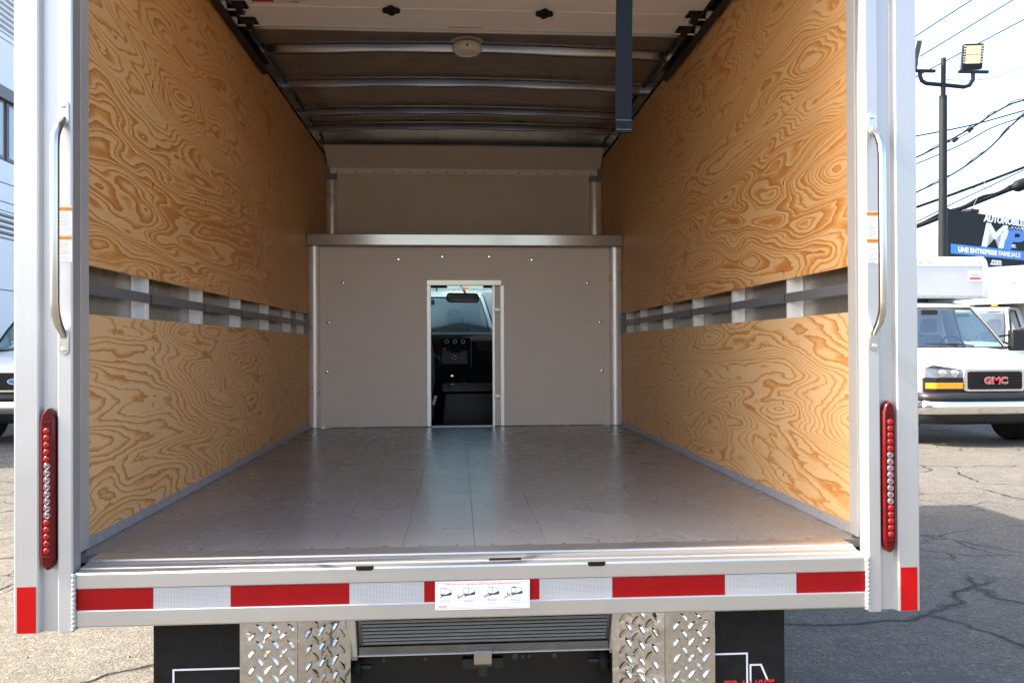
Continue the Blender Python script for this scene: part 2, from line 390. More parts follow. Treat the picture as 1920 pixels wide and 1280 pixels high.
# studs seen through the slot, tie rail, plywood lining
for s in (-1, 1):
    for y in [2.345+.617*k for k in range(1, 6)]+[5.895]:
        x0, x1 = sorted((s*1.199, s*1.1535))
        m = MB().box(x0, x1, y, y+.003, .86, 3.0); xa, xb = sorted((s*1.1535, s*1.1555))
        m.box(*sorted((s*1.1535, s*1.1575)), y+.003, y+.034, .86, 3.0)
        m.box(*sorted((s*1.1955, s*1.199)), y-.012, y, .86, 3.0)
        m.build('wall_stud', STUD, T)
    x0, x1 = sorted((s*1.1530, s*1.1445))
    rail = bx('tie_rail', GALV_DARK, T, x0, x1, 2.46, 5.985, 1.583, 1.617, .0015)
    sc_me = MB().lathe([(.006, 0), (.006, .002), (.003, .003)], (0, 0, 0), (-s, 0, 0), 8).mesh('rail_screw', FELT)
    for k in range(1, 6):
        for dz in (-.007, .008): link('rail_screw', sc_me, rail, loc=(s*1.1445, 2.375+.617*k, 1.60+dz))
    x0, x1 = sorted((s*W, s*1.1522))
    for j, (ya, yb, za, zb, mt, seed) in enumerate([(2.442, 4.875, G2, PT, PLY_HI, 3.3), (4.877, DA-.002, G2, PT, PLY_FAR, 17.4),
                                                   (2.442, 4.875, .868, G1, PLY_LO, 8.6), (4.877, D1-.002, .868, G1, PLY_LO_FAR, 25.1)]):
        if j == 1:      # runs on into the attic above the cab
            m = MB().prism([(ya, za), (D1-.002, za), (D1-.002, 2.165), (yb, 2.165), (yb, zb), (ya, zb)], 'x', x0, x1)
        else: m = MB().box(x0, x1, ya, yb, za, zb)
        o = m.build('plywood_panel', mt, T, .0012); o['grain_seed'] = seed+(41.7 if s > 0 else 0)
        st_me = MB().box(-.0008, .0008, -.0012, .0012, -.008, .008).mesh('staple', FELT)
        for k in range(1, 8):
            y = 2.375+.617*k
            if not (ya+.03 < y < yb-.03): continue
            zz = (za+.05, (za+zb)/2, zb-.09) if zb-za < 1 else (za+.04, za+.36, za+.69, za+1.02, zb-.06)
            for z in zz:
                if z > 2.95: continue
                link('staple', st_me, o, loc=(s*(W-.0003), y+random.uniform(-.012, .012), z+random.uniform(-.03, .03)))
    x0, x1 = sorted((s*1.1395, s*1.126))
    MB().prism([(x0, ZF+.001), (x1, ZF+.001), (s*1.1395, .876)] if s > 0 else [(x0, ZF+.001), (x1, ZF+.001), (s*1.1395, .876)], 'y', 2.40, D1-.01).build('floor_sealant', SEALANT, T)

# floor boards
fl = bx('subfloor', BLACK, T, -1.199, 1.199, 2.40, D1+.04, .775, .826)
edges = [-1.14]+[-.018+.2085*k for k in range(-5, 6)]+[1.14]
scr = MB().lathe([(.0045, 0), (.0045, .0006), (.002, .0009)], (0, 0, 0), (0, 0, 1), 8).mesh('floor_screw', FELT)
for a, b in zip(edges[:-1], edges[1:]):
    dz = random.uniform(-.0003, .0003)
    o = bx('floor_board', FLOOR, T, a+.0004, b-.0004, 2.386, D1-.004, .827, ZF+dz, .0005)
    for k in range(0, 7):
        for q in (.25, .75):
            link('floor_screw', scr, o, loc=(a+(b-a)*q, 2.41+.6*k+random.uniform(-.01, .01), ZF+dz))

# rear sill: threshold and bumper face
sill = MB().prism([(2.385, .8505), (2.385, .8535), (2.312, .8535), (2.306, .848), (2.296, .848), (2.290, .8445), (2.262, .8445), (2.258, .841), (2.243, .8405),
                   (2.2345, .838), (YR, .833), (YR, .7975), (2.2346, .7965), (2.2346, .7395), (YR, .7385), (YR, .700), (2.2345, .6955), (2.262, .6955), (2.262, .80), (2.385, .80)], 'x', -1.0645, 1.0645).build('rear_sill', ALU_X, T, .0012)
for x0, x1, z0, z1 in ((-.339, -.292, .829, .8395), (.285, .333, .8275, .8385)):
    MB().prism([(x0, z1), (x1, z1), (x1, z0+.004), (x1-.005, z0), (x0+.005, z0), (x0, z0+.004)], 'y', 2.2308, 2.2395).build('drain_slot', BLACK_SATIN, sill)
MB().prism([(2.2595, .8412), (2.2705, .8449), (2.266, .8465), (2.2585, .8425)], 'x', .018, .106).build('drain_slot', BLACK_SATIN, sill)
segs = [-1.0635, -.866, -.667, -.356, -.158, .153, .352, .665, .866, 1.0635]
for i, (a, b) in enumerate(zip(segs[:-1], segs[1:])):
    o = bx('reflective_tape', TAPE_WHITE if i % 2 else TAPE_RED, T, a+.0003, b-.0003, 2.2339, 2.2345, .7405, .7955)
    o['label'] = 'white honeycomb reflective tape' if i % 2 else 'red reflective tape'
for s in (-1, 1):
    path = []; rad = []
    for k in range(60):
        t = k/59; path.append((s*(1.0665+.0006*math.sin(k*1.1)), 2.2290+.001*math.sin(k*1.3), .692+.145*t)); rad.append(.0058+random.uniform(-.00025, .00025)+(.002 if k < 2 else 0))
    MB().tube(path, rad, 10).build('weld_bead', WELD, T, smooth=60)

# rear posts with a groove, handles, lights, stickers
POST_Z0, POST_Z1 = .684, 3.165
for s in (-1, 1):
    P = [(1.22, 2.2605), (1.22, 2.236), (1.216, YR), (1.160, YR), (1.156, 2.2345), (1.150, 2.250), (1.116, 2.250), (1.112, 2.250), (1.109, 2.2345), (1.106, YR), (1.074, YR), (1.0705, 2.2355),
         (1.0705, 2.279), (1.0745, 2.282), (1.1515, 2.282), (1.1515, 2.2605)]
    post = MB().prism([(s*x, y) for x, y in P], 'z', POST_Z0, POST_Z1).build('rear_post', ALU_Z, T, .0012)
    x0, x1 = sorted((s*1.117, s*1.1985))
    MB().box(x0, x1, 2.385, 2.438, ZF+.006, 3.0).build('door_guide', GUIDE, T, .002)
    x0, x1 = sorted((s*1.1535, s*1.1985)); MB().box(x0, x1, 2.284, 2.383, .86, 3.0).build('guide_channel', ALU_Z, T)
    x0, x1 = sorted((s*1.163, s*1.2105))
    o = bx('corner_reflector', RED_REFLECT, T, x0, x1, YR-.0012, YR-.0001, .6855, .8055)
    # handle
    hx = s*1.0905
    h = MB().tube([(hx, YR-.004, 2.026), (hx, YR-.012, 2.012), (hx, YR-.032, 1.997), (hx, YR-.048, 1.972), (hx, YR-.052, 1.94), (hx, YR-.052, 1.74), (hx, YR-.052, 1.54),
                   (hx, YR-.048, 1.512), (hx, YR-.032, 1.486), (hx, YR-.012, 1.468), (hx, YR-.004, 1.455)], [.0075, .0095, .0105, .0110, .0110, .0110, .0110, .0110, .0105, .0095, .0075], 14).build('grab_handle', STEEL_BAR, T, smooth=50)
    h['label'] = 'bent stainless grab handle'
    for z0, z1 in ((2.008, 2.073), (1.408, 1.473)):
        pl = MB().prism(rrect(hx-.0125, hx+.0125, z0, z1, .012), 'y', YR-.0045, YR-.0002).build('mounting_plate', STEEL_BAR, h, .001, 40)
        for z in ((z0+.014, z1-.014)):
            MB().lathe([(.0068, 0), (.0068, .002), (.005, .004), (.0026, .0045), (.0024, .002)], (hx, YR-.0045, z), (0, -1, 0), 14).build('bolt', CHROME, h, smooth=40)
    # warning stickers
    xs0, xs1 = sorted((s*1.1045, s*1.0720))
    for z0, z1 in ((1.7225, 1.796), (1.651, 1.7205)):
        o = bx('warning_sticker', PAPER, T, xs0, xs1, YR-.0006, YR-.0001, z0, z1)
        bx('sticker_header', ORANGE, o, xs0+.0006, xs1-.0006, YR-.0009, YR-.0006, z1-.0125, z1-.001)
        me = text_mesh('WARNING' if z0 < 1.7 else 'AVERTISSEMENT', .0065, INK, .0001, 0, M=face_rear((xs0+xs1)/2, YR-.00095, z1-.009), align='CENTER')
        link('sticker_heading', me, o)
        m = MB(); z = z1-.019
        for r_ in range(9):
            if r_ in (3, 6): z -= .0028
            xa = xs0+.002; end = xs1-.002-random.uniform(0, .009)
            while xa < end:
                wl = random.uniform(.002, .0048); m.box(xa, min(xa+wl, end), YR-.0008, YR-.0006, z-.0012, z+.0012); xa += wl+.0011
            z -= .0054
        m.build('sticker_text', GREY_INK, o)
    # tail light
    cx, z0, z1 = s*1.1315, .8475, 1.269
    tl = MB()
    def pill(hw, za, zb, tip):
        return [(-hw, za+tip), (-hw*.62, za+tip*.32), (0, za), (hw*.62, za+tip*.32), (hw, za+tip), (hw, zb-tip), (hw*.62, zb-tip*.32), (0, zb), (-hw*.62, zb-tip*.32), (-hw, zb-tip)]
    tl.loft([[(cx+x*k, y, zc+(z-zc)*kz) for x, z in pill(.0188, z0, z1, .03)] for zc in ((z0+z1)/2,) for y, k, kz in ((2.2498, 1, 1), (2.232, 1, 1), (2.226, .9, .992), (2.2235, .72, .985))])
    tlo = tl.build('tail_light', RED_LENS, T, .001, 35); tlo['label'] = 'long red LED tail light set into the post groove'
    for z in (z1-.036, z0+.036): bx('lens_rib', RED_LENS, tlo, cx-.013, cx+.013, 2.2205, 2.2238, z-.0025, z+.0025, .001)
    led_r = MB().lathe([(.0082, 0), (.008, .0025), (.0062, .0042), (.003, .0046), (.0028, .0028), (.001, .0024)], (0, 0, 0), (0, -1, 0), 14).mesh('red_led', RED_LED, 50)
    led_c = MB().lathe([(.0088, 0), (.0086, .0012), (.0074, .0022), (.0056, .0010), (.0046, .0020), (.002, .0022)], (0, 0, 0), (0, -1, 0), 16).mesh('clear_led', CLEAR_LED, 50)
    led_k = MB().lathe([(.0022, 0), (.0018, .0012), (.0006, .0015)], (0, 0, 0), (0, -1, 0), 10).mesh('led_die', INK, 50)
    for k in range(18):
        z = z1-.058-k*.0183
        if 5 <= k < 13:
            c = link('clear_led', led_c, tlo, loc=(cx, 2.2236, z)); link('led_die', led_k, tlo, loc=(cx, 2.2214, z))
        else: link('red_led', led_r, tlo, loc=(cx, 2.2236, z))

# ramp instruction sticker
ST = bx('instruction_sticker', PAPER, T, -.128, .126, 2.2300, 2.2309, .7195, .7955)
def flat(m, pts, y0=2.2294, y1=2.2299): m.prism(pts, 'y', y0, y1)
m = MB()
for a, b, c, d in ((-.1245, .1225, .7913, .7921), (-.1245, .1225, .7227, .7235), (-.1245, -.1237, .7235, .7913), (.1217, .1225, .7235, .7913)): m.box(a, b, 2.2296, 2.2299, c, d)
m.build('sticker_border', RED_PAINT, ST)
link('sticker_heading', text_mesh("INSTRUCTIONS POUR L'USAGE DE LA RAMPE / WALK RAMP OPERATING INSTRUCTIONS", .0058, RED_PAINT, .0001, M=face_rear(0, 2.2297, .7852), align='CENTER', width=.205), ST)
for i, (cx, ramp) in enumerate(((-.103, 0), (-.040, 2), (.025, 1), (.088, 3))):
    m = MB(); z = .7575
    def ln(pts, w=.0008):
        for (xa, za), (xb, zb) in zip(pts[:-1], pts[1:]):
            d = Vector((xb-xa, zb-za)); d.normalize(); n = Vector((-d.y, d.x))*w/2
            flat(m, [(xa+n.x, za+n.y), (xb+n.x, zb+n.y), (xb-n.x, zb-n.y), (xa-n.x, za-n.y)])
    ln([(cx-.012, z+.005), (cx-.012, z+.020), (cx+.001, z+.0205), (cx+.001, z+.004)]); ln([(cx+.001, z+.0205), (cx+.015, z+.0165), (cx+.0165, z+.010)])
    ln([(cx-.012, z+.0055), (cx+.001, z+.0045)])
    flat(m, [(cx-.013, z+.004), (cx+.002, z+.003), (cx+.018, z+.010), (cx+.0195, z+.004), (cx+.016, z+.001), (cx-.002, z-.0005), (cx-.016, z-.006), (cx-.008, z-.0005)])
    if ramp: ln([(cx-.012, z+.002), (cx-.012-.011*ramp**.5, z-.004-.003*ramp**.5)], .0022)
    if ramp == 2: ln([(cx-.030, z+.001), (cx-.026, z+.003), (cx-.024, z-.002), (cx-.028, z-.005), (cx-.030, z+.001)])
    if ramp == 3: ln([(cx-.022, z+.006), (cx-.021, z-.001)], .0026)
    if ramp == 3: flat(m, [(cx-.012, z+.020), (cx+.001, z+.0205), (cx+.001, z+.0175), (cx-.006, z+.017)])
    m.build('truck_pictogram', INK, ST)
    m = MB()
    for k, (w_, zz) in enumerate(((.001, .7485), (.015, .7448), (.0125, .7412), (.014, .7355))):
        if k == 3 and i < 2: continue
        xa = cx-w_
        while xa < cx+w_:
            wl = random.uniform(.0015, .004); m.box(xa, min(xa+wl, cx+w_+.001), 2.2296, 2.2299, zz-.0009, zz+.0009); xa += wl+.0009
    m.build('sticker_text', GREY_INK, ST)
link('sticker_brand', text_mesh('TRANSIT', .0062, RED_PAINT, .0001, .0001, M=face_rear(-.1205, 2.2297, .7262)), ST)

# bulkhead, corner posts, crossbar, doorway
DX0, DX1, DZ = -.291, .271, 1.915
m = MB()
for poly in ([(-1.0565, ZF+.004), (DX0, ZF+.004), (DX0, DZ), (DX0, 2.156), (-1.0565, 2.156)], [(DX1, ZF+.004), (1.0485, ZF+.004), (1.0485, 2.156), (DX1, 2.156)], [(DX0, DZ), (DX1, DZ), (DX1, 2.156), (DX0, 2.156)]):
    m.prism(poly, 'y', D1, D1+.018)
m.prism([(.2525, 1.8765), (DX1, 1.8765), (DX1, DZ), (.2525, DZ)], 'y', D1, D1+.018)
bk = m.build('bulkhead', FRP, T)
sc_me = MB().lathe([(.0135, 0), (.0135, .0025), (.010, .0045), (.0055, .005), (.005, .003), (.001, .003)], (0, 0, 0), (0, -1, 0), 16).mesh('bulkhead_screw', CHROME, 40)
sc_sm = MB().lathe([(.010, 0), (.010, .002), (.004, .0035), (.001, .0035)], (0, 0, 0), (0, -1, 0), 12).mesh('bulkhead_screw', FELT, 40)
for x, z in ((-.495, 2.066), (-.178, 2.086), (.164, 2.087), (.476, 2.065)): link('bulkhead_screw', sc_me, bk, loc=(x, D1, z))
for x, z in ((-.897, 1.896), (-.997, 1.607), (-1.013, 1.253), (.889, 1.896), (.983, 1.606), (.993, 1.248)): link('bulkhead_screw', sc_me, bk, loc=(x, D1, z))
def corner_post(s, xa, xb, y, z0, z1):
    """quarter-round aluminium corner: xa at the wall, xb towards the middle"""
    pts = [(s*xa, y+.016), (s*xa, y-.018)]
    for k in range(13):
        t = k/12; pts.append((s*(xa-.004-(xa-xb-.010)*t), y-.020-.022*math.sin(math.pi*(.12+.76*t))))
    pts += [(s*(xb+.002), y-.016), (s*xb, y-.002), (s*xb, y+.016)]
    return MB().prism(pts, 'z', z0, z1).build('corner_post', ALU_SHINY_Z, T, smooth=50)
ALU_SHINY_Z = brushed('alu_corner', (.92, .88, .83), .30, 'z', metal=.45, smudge=.6)
for s in (-1, 1):
    corner_post(s, 1.1395, 1.0575 if s < 0 else 1.0495, D1+.004, ZF+.004, 2.1555)
    corner_post(s, 1.1395, 1.0515 if s < 0 else 1.0355, DA, 2.1665, 2.80)
bx('crossbar', ALU_SHINY, T, -1.1385, 1.1375, D1-.082, D1+.06, 2.1575, 2.238, .004)
bx('attic_wall', FRP, T, -1.0508, 1.0348, DA-.001, DA+.02, 2.1655, 2.856)
st = bx('rivet_strip', STUD, T, -1.105, 1.105, DA-.006, DA-.0015, 2.857, 2.902, .0012)
rv = MB().lathe([(.006, 0), (.005, .002), (.001, .003)], (0, 0, 0), (0, -1, 0), 10).mesh('rivet', FELT, 40)
for k in range(15): link('rivet', rv, st, loc=(-1.05+k*.15, DA-.006, 2.872))
MB().prism([(DA-.001, 2.9025), (6.615, 3.052), (6.64, 3.052), (DA+.019, 2.9025)], 'x', -1.125, 1.125).build('attic_slope_panel', FRP, T)
bx('roof_closure', GALV, T, -1.125, 1.125, 6.585, 6.612, 3.03, 3.13, .002)
for s in (-1, 1): bx('attic_corner', GALV_DARK, T, *sorted((s*1.106, s*1.1985)), DA-.02, DA+.03, 2.805, 3.06)
# doorway trim
bx('door_jamb', ALU_SHINY_Z, T, DX0, -.2615, D1-.012, D1+.03, ZF+.004, 1.8755, .0015)
bx('door_jamb', ALU_SHINY_Z, T, .185, .2045, D1-.006, D1+.03, ZF+.004, 1.8755, .0015)
bx('sliding_door_edge', FRP, T, .205, .2425, D1+.002, D1+.03, ZF+.004, 1.8755, .0015)
bx('door_jamb', ALU_SHINY_Z, T, .243, DX1, D1-.012, D1+.03, ZF+.004, 1.8755, .0015)
bx('door_header', ALU_SHINY, T, DX0, .252, D1-.018, D1+.03, 1.8762, DZ-.0005, .0015)
bx('door_threshold', ALU_X, T, -.261, .2045, D1-.002, D1+.05, ZF-.008, ZF+.0035)
for z in (1.70, 1.07): bx('door_latch', ALU_X, T, .198, .2425, D1-.012, D1-.0065, z-.013, z+.013, .003)

# roof bows, dome lamp
for y in (2.79, 3.405, 4.02, 4.66, 5.265, 5.885, 6.30):
    prof = [(-.058, .0), (-.040, -.003), (-.026, -.020), (-.019, -.034), (-.007, -.038), (-.004, -.020), (.004, -.020), (.007, -.038), (.019, -.034), (.028, -.018), (.042, -.003), (.058, .0), (.058, .003), (-.058, .003)]
    rings = []
    for i in range(25):
        x = -1.127+2.254*i/24; z = roof_z(x)-.0035; wob = .0015*math.sin(i*1.7+y*3)
        rings.append([(x, y+p+wob, z+q*(1.0+.08*math.sin(i*.9+y))) for p, q in prof])
    MB().loft(rings).build('roof_bow', GALV, T, smooth=35)
lamp = MB().lathe([(.078, 0), (.083, .006), (.084, .018), (.078, .034), (.064, .045), (.060, .046), (.0575, .041), (.03, .043), (.001, .044)], (-.008, 4.56, 3.092), (0, 0, -1), 36).build('dome_lamp', LAMP_DOME, T, smooth=40)
MB().lathe([(.105, 0), (.105, .004), (.09, .010), (.07, .012)], (-.008, 4.60, 3.1305), (0, 0, -1), 36).build('lamp_base', LAMP_DOME, lamp, smooth=40)
bx('lamp_switch', FELT, lamp, -.014, -.002, 4.4735, 4.480, 3.058, 3.068, .001)

# overhead roll-up door
DZ0 = 2.955
door = bx('roll_up_door', ALU_X, T, -1.055, 1.055, 3.988, 4.000, DZ0-.012, DZ0+.028, .001); door['label'] = 'white roll-up door stowed under the roof'
for a, b in ((2.50, 2.865), (2.869, 3.305), (3.309, 3.745), (3.749, 3.987)):
    bx('door_panel', DOOR_WHITE, door, -1.06, 1.06, a, b, DZ0, DZ0+.022, .003)
for x in (-.36, .335):
    kb = MB()
    for k in range(4):
        a = R(45+90*k)
    pts = []
    for k in range(16):
        a = R(360*k/16); r_ = .034+.009*math.cos(4*a); pts.append((x+r_*math.cos(a)*.95, 3.75+r_*math.sin(a)))
    kb.prism(pts, 'z', DZ0-.02, DZ0-.0006); kb.lathe([(.013, 0), (.012, .006), (.004, .008)], (x, 3.75, DZ0-.02), (0, 0, -1), 12)
    kb.build('rubber_bumper', RUBBER, door, .002)
bx('red_label', RED_PAINT, door, -.965, -.87, 3.52, 3.708, DZ0-.0012, DZ0-.0004)
o = bx('white_label', PAPER, door, -.845, -.70, 3.50, 3.718, DZ0-.0012, DZ0-.0004)
m = MB()
for k in range(9): m.box(-.838, -.71-random.uniform(0, .05), 3.52+.022*k, 3.526+.022*k, DZ0-.0016, DZ0-.0013)
m.box(-.79, -.765, 3.69, 3.708, DZ0-.0016, DZ0-.0013); m.build('label_text', GREY_INK, door)
bx('red_label', RED_PAINT, door, -.107, .06, 3.952, 3.960, DZ0-.0012, DZ0-.0004)
for s in (-1, 1):
    tr = MB()
    a, b = sorted((s*1.127, s*1.122)); tr.box(a, b, 2.44, 4.62, 2.925, 2.985)
    a, b = sorted((s*1.1215, s*1.088)); tr.box(a, b, 2.44, 4.60, 2.925, 2.929); tr.box(a, b, 2.44, 4.60, 2.981, 2.985)
    tr.build('door_track', BLACK, T, .001)
    for y in (2.88, 3.31, 3.75, 3.93):
        hg = MB().prism([(y-.04, DZ0-.0005), (y-.034, DZ0-.022), (y-.01, DZ0-.040), (y+.014, DZ0-.040), (y+.030, DZ0-.020), (y+.04, DZ0-.0005)], 'x', *sorted((s*1.012, s*1.045)))
        hg.box(*sorted((s*.995, s*1.062)), y-.05, y+.045, DZ0-.004, DZ0-.0005)
        h = hg.build('roller_hinge', BLACK_SATIN, door, .002)
        MB().tube([(s*.985, y, DZ0-.02), (s*1.095, y, DZ0-.02)], .0055, 8).build('roller_pin', CHROME, h, smooth=40)
        MB().lathe([(.012, -.012), (.021, -.012), (.023, 0), (.021, .012), (.012, .012)], (s*1.104, y, DZ0-.0015), (s, 0, 0), 16).build('roller', LAMP_DOME, h, smooth=40)
m = MB()
for k in range(13):
    pass
rings = []
for k in range(14):
    t = k/13; z = 2.0665+(DZ0-2.0665)*t; yy = 2.462+.010*math.sin(t*5); xx = .437+.014*t
    rings.append([(xx-.0255, yy, z), (xx+.0255, yy+.002, z), (xx+.0255, yy+.0045, z), (xx-.0255, yy+.0025, z)])
ps = m.loft(rings).build('pull_strap', STRAP, T)
bx('strap_hem', STRAP, ps, .4125, .4618, 2.4585, 2.4608, 2.068, 2.112)
m = MB()
for z in (2.076, 2.104): 
    for k in range(9): m.box(.4155+.005*k, .4185+.005*k, 2.4578, 2.4584, z, z+.0012)
m.build('strap_stitching', GREY_INK, ps)

# underneath: tread plate guards, mud flaps, stowed ramp, chassis
def tread(mb, org, u, v, w, h, n):
    org, u, v, n = Vector(org), Vector(u).normalized(), Vector(v).normalized(), Vector(n).normalized()
    P = lambda a, b, c: org+u*a+v*b+n*c
    mb.add([P(0, 0, 0), P(w, 0, 0), P(w, h, 0), P(0, h, 0), P(0, 0, -.003), P(w, 0, -.003), P(w, h, -.003), P(0, h, -.003)],
           [(0, 1, 2, 3), (7, 6, 5, 4), (0, 4, 5, 1), (1, 5, 6, 2), (2, 6, 7, 3), (3, 7, 4, 0)])
    r_ = 0; b = .012
    while b < h-.008:
        ang = R(52) if r_ % 2 else R(-52); a = .012+(.0215 if r_ % 2 else 0)
        while a < w-.008:
            d = Vector((math.cos(ang), math.sin(ang))); q = Vector((-d.y, d.x))
            L, Wd, H = .0200, .0068, .0034
            pts = [(-L, 0, 0), (-L*.35, -Wd, 0), (L*.35, -Wd, 0), (L, 0, 0), (L*.35, Wd, 0), (-L*.35, Wd, 0), (-L*.5, 0, H), (L*.5, 0, H)]
            if all(0 < a+d.x*p+q.x*r < w and 0 < b+d.y*p+q.y*r < h for p, r, _ in pts):
                mb.add([P(a+d.x*p+q.x*r, b+d.y*p+q.y*r, hh+.0001) for p, r, hh in pts],
                       [(0, 1, 6), (1, 2, 7, 6), (2, 3, 7), (3, 4, 7), (4, 5, 6, 7), (5, 0, 6)])
            a += .043
        b += .0235; r_ += 1
    return mb
for s in (-1, 1):
    xo, xi = (.674, .516) if s < 0 else (.673, .527)
    m = MB()
    if s < 0: tread(m, (-xo, 2.352, .30), (1, 0, 0), (0, 0, 1), xo-xi, .36, (0, -1, 0))
    else: tread(m, (xi, 2.352, .30), (1, 0, 0), (0, 0, 1), xo-xi, .36, (0, -1, 0))
    pl = m.build('tread_plate', PLATE, T)
    m = MB()
    if s < 0: tread(m, (-xi+.001, 2.3535, .30), (.105, .085, 0), (0, 0, 1), .17, .36, (.085, -.105, 0))
    else: tread(m, (xi-.001-.105*1.26, 2.3535+.085*1.26, .30), (.105, -.085, 0), (0, 0, 1), .17, .36, (-.085, -.105, 0))
    m.build('tread_plate_side', PLATE, T)
    bolt = MB().lathe([(.007, 0), (.006, .004), (.002, .005)], (s*(xo-.025), 2.351, .627), (0, -1, 0), 12).build('tread_plate_bolt', CHROME, pl, smooth=40)
    # mud flap
    a, b = sorted((s*(xo+.001), s*(.914 if s < 0 else .885)))
    mf = bx('mud_flap', RUBBER, T, a, b, 2.368, 2.374, .22, .693, .001); mf['label'] = 'black rubber mud flap with printed truck outline'
    m = MB()
    if s < 0:
        m.box(-.862, -.857, 2.3668, 2.3676, .23, .531); m.box(-.857, -.676, 2.3668, 2.3676, .526, .531)
    else:
        m.box(.676, .775, 2.3668, 2.3676, .526, .531); m.box(.770, .775, 2.3668, 2.3676, .44, .526); m.box(.780, .785, 2.3668, 2.3676, .44, .497)
        m.box(.785, .817, 2.3668, 2.3676, .492, .497); m.add([(x, y, z) for y in (2.3668, 2.3676) for x, z in ((.812, .492), (.818, .492), (.838, .445), (.832, .445))], [(0, 1, 2, 3), (7, 6, 5, 4), (0, 4, 5, 1), (1, 5, 6, 2), (2, 6, 7, 3), (3, 7, 4, 0)])
    m.build('flap_outline', WHITE_PRINT, mf)
    if s > 0: link('flap_lettering', text_mesh('TRANSIT', .062, RED_PAINT, .0004, .0008, shear=.15, M=face_rear(.70, 2.3672, .408), width=.15), mf)
# stowed ramp
rp = MB().prism([(2.44, .662), (2.50, .5315), (2.505, .5315), (2.52, .662)], 'x', -.362, .388).build('stowed_ramp', DUSK, T); rp['label'] = 'ribbed aluminium walk ramp stowed under the sill'
for k in range(10):
    t = k/9.5; y = 2.44+.0565*t; z = .655-.118*t
    MB().prism([(y-.004, z-.003), (y-.0075, z+.0005), (y-.004, z+.004), (y+.002, z+.003), (y+.002, z-.002)], 'x', -.35, .378).build('ramp_rib', ALU_X, rp)
bx('ramp_lip', DUSK, rp, -.362, .388, 2.496, 2.52, .508, .531)
bx('ramp_edge', ALU_X, rp, -.365, .392, 2.488, 2.496, .5055, .5095)
for s in (-1, 1):
    a, b = (-.396, -.366) if s < 0 else (.3905, .4205)
    MB().prism([(2.43, .672), (2.478, .51), (2.49, .494), (2.56, .494), (2.56, .672)], 'x', a, b).build('ramp_cheek', ALU_SKIN, rp, .004)
    for k in range(2):
        xr = s*(.372+.031*k)-(-.006 if s > 0 else .0)
        MB().lathe([(.013, -.012), (.030, -.012), (.033, -.006), (.033, .006), (.030, .012), (.013, .012)], (xr, 2.535, .457), (1, 0, 0), 20).build('ramp_roller', RUBBER, rp, smooth=40)
    MB().tube([(s*.33, 2.535, .457), (s*.45, 2.535, .457)], .010, 8).build('roller_axle', BLACK, rp, smooth=40)
lt = MB().prism([(2.480, .516), (2.476, .478), (2.482, .468), (2.50, .466), (2.50, .516)], 'x', -.021, .033).build('ramp_latch', GALV, rp, .002)
m = MB().box(-.055, .068, 2.50, 2.53, .455, .485); m.box(-.005, .02, 2.49, 2.52, .435, .465); m.build('latch_housing', BLACK, rp, .002)
cm = bx('rear_crossmember', BLACK_SATIN, T, -.66, .66, 2.60, 2.66, .28, .69)
for x, r_ in ((-.30, .006), (-.17, .006), (.11, .010), (.135, .006), (.155, .006), (.235, .008)):
    MB().lathe([(r_, 0), (r_, .003), (r_*.6, .004)], (x, 2.60, .452), (0, -1, 0), 10).build('crossmember_bolt', FELT, cm)
for s in (-1, 1):
    bx('chassis_rail', BLACK_SATIN, T, *sorted((s*.42, s*.50)), 2.662, 8.9, .52, .70)
    bx('ramp_slide', BLACK_SATIN, T, *sorted((s*.425, s*.455)), 2.44, 2.598, .40, .69)

def wheel(parent, x, y, z, r=.37, w=.22, n=26):
    s = 1 if x > 0 else -1
    ty = MB().lathe([(r*.60, -w/2+.01), (r*.72, -w/2), (r*.93, -w/2+.005), (r*.99, -w/2+.035), (r, -w/2+.05), (r, w/2-.05), (r*.99, w/2-.035), (r*.93, w/2-.005), (r*.72, w/2), (r*.60, w/2-.01)], (x, y, z), (1, 0, 0), n).build('wheel', RUBBER, parent, smooth=40)
    MB().lathe([(r*.60, -.0), (r*.60, w*.38), (r*.52, w*.34), (r*.40, w*.22), (r*.2, w*.2), (r*.16, w*.30), (.01, w*.30)], (x, y, z), (s, 0, 0), n).build('rim', GALV, ty, smooth=40)
    return ty
for x in (-1.0, -.76, .76, 1.0): wheel(T, x, 4.35, .37)
for x in (-.86, .86): wheel(T, x, 8.35, .37)

# own cab
bx('cab_roof', WHITE, T, -.98, .98, 6.08, 7.46, 2.045, 2.11, .02)
bx('headliner', SEAT, T, -.95, .95, 6.08, 7.44, 2.02, 2.042)
bx('cab_floor', BLACK, T, -1.0, 1.0, 6.08, 8.3, .66, .70)
cd = MB()
for s in (-1, 1):
    a, b = sorted((s*.985, s*1.02)); bx('cab_door', WHITE, T, a, b, 6.2, 7.95, .62, 1.40, .01)
    MB().loft([[(s*(1.0-.03*k), 7.93-.0+.06*k-.0, 1.40) for k in (0, 1, 1, 0)], [(s*.93, 7.40, 2.05), (s*.90, 7.46, 2.05), (s*.90, 7.46, 2.05), (s*.93, 7.40, 2.05)]]) if False else None
    MB().tube([(s*.96, 8.02, 1.42), (s*.93, 7.72, 1.74), (s*.90, 7.42, 2.06)], [.05, .045, .045], 10).build('windscreen_pillar', WHITE, T, smooth=50)
    MB().prism([(6.08, .62), (6.20, .62), (6.20, 1.40), (6.26, 2.06), (6.08, 2.06)], 'x', a, b).build('cab_rear_pillar', WHITE, T)
    MB().prism([(6.205, 1.405), (7.93, 1.405), (7.44, 2.04), (6.262, 2.04)], 'x', *sorted((s*.995, s*.999))).build('side_window', GLASS_DARK, T)
ring = lambda y, z, w_, c: [(x*w_, y+c*(1-x*x), z) for x in (-1, -.75, -.5, -.25, 0, .25, .5, .75, 1)]
a = ring(8.0, 1.44, .93, .10); b = ring(7.45, 2.05, .88, .06)
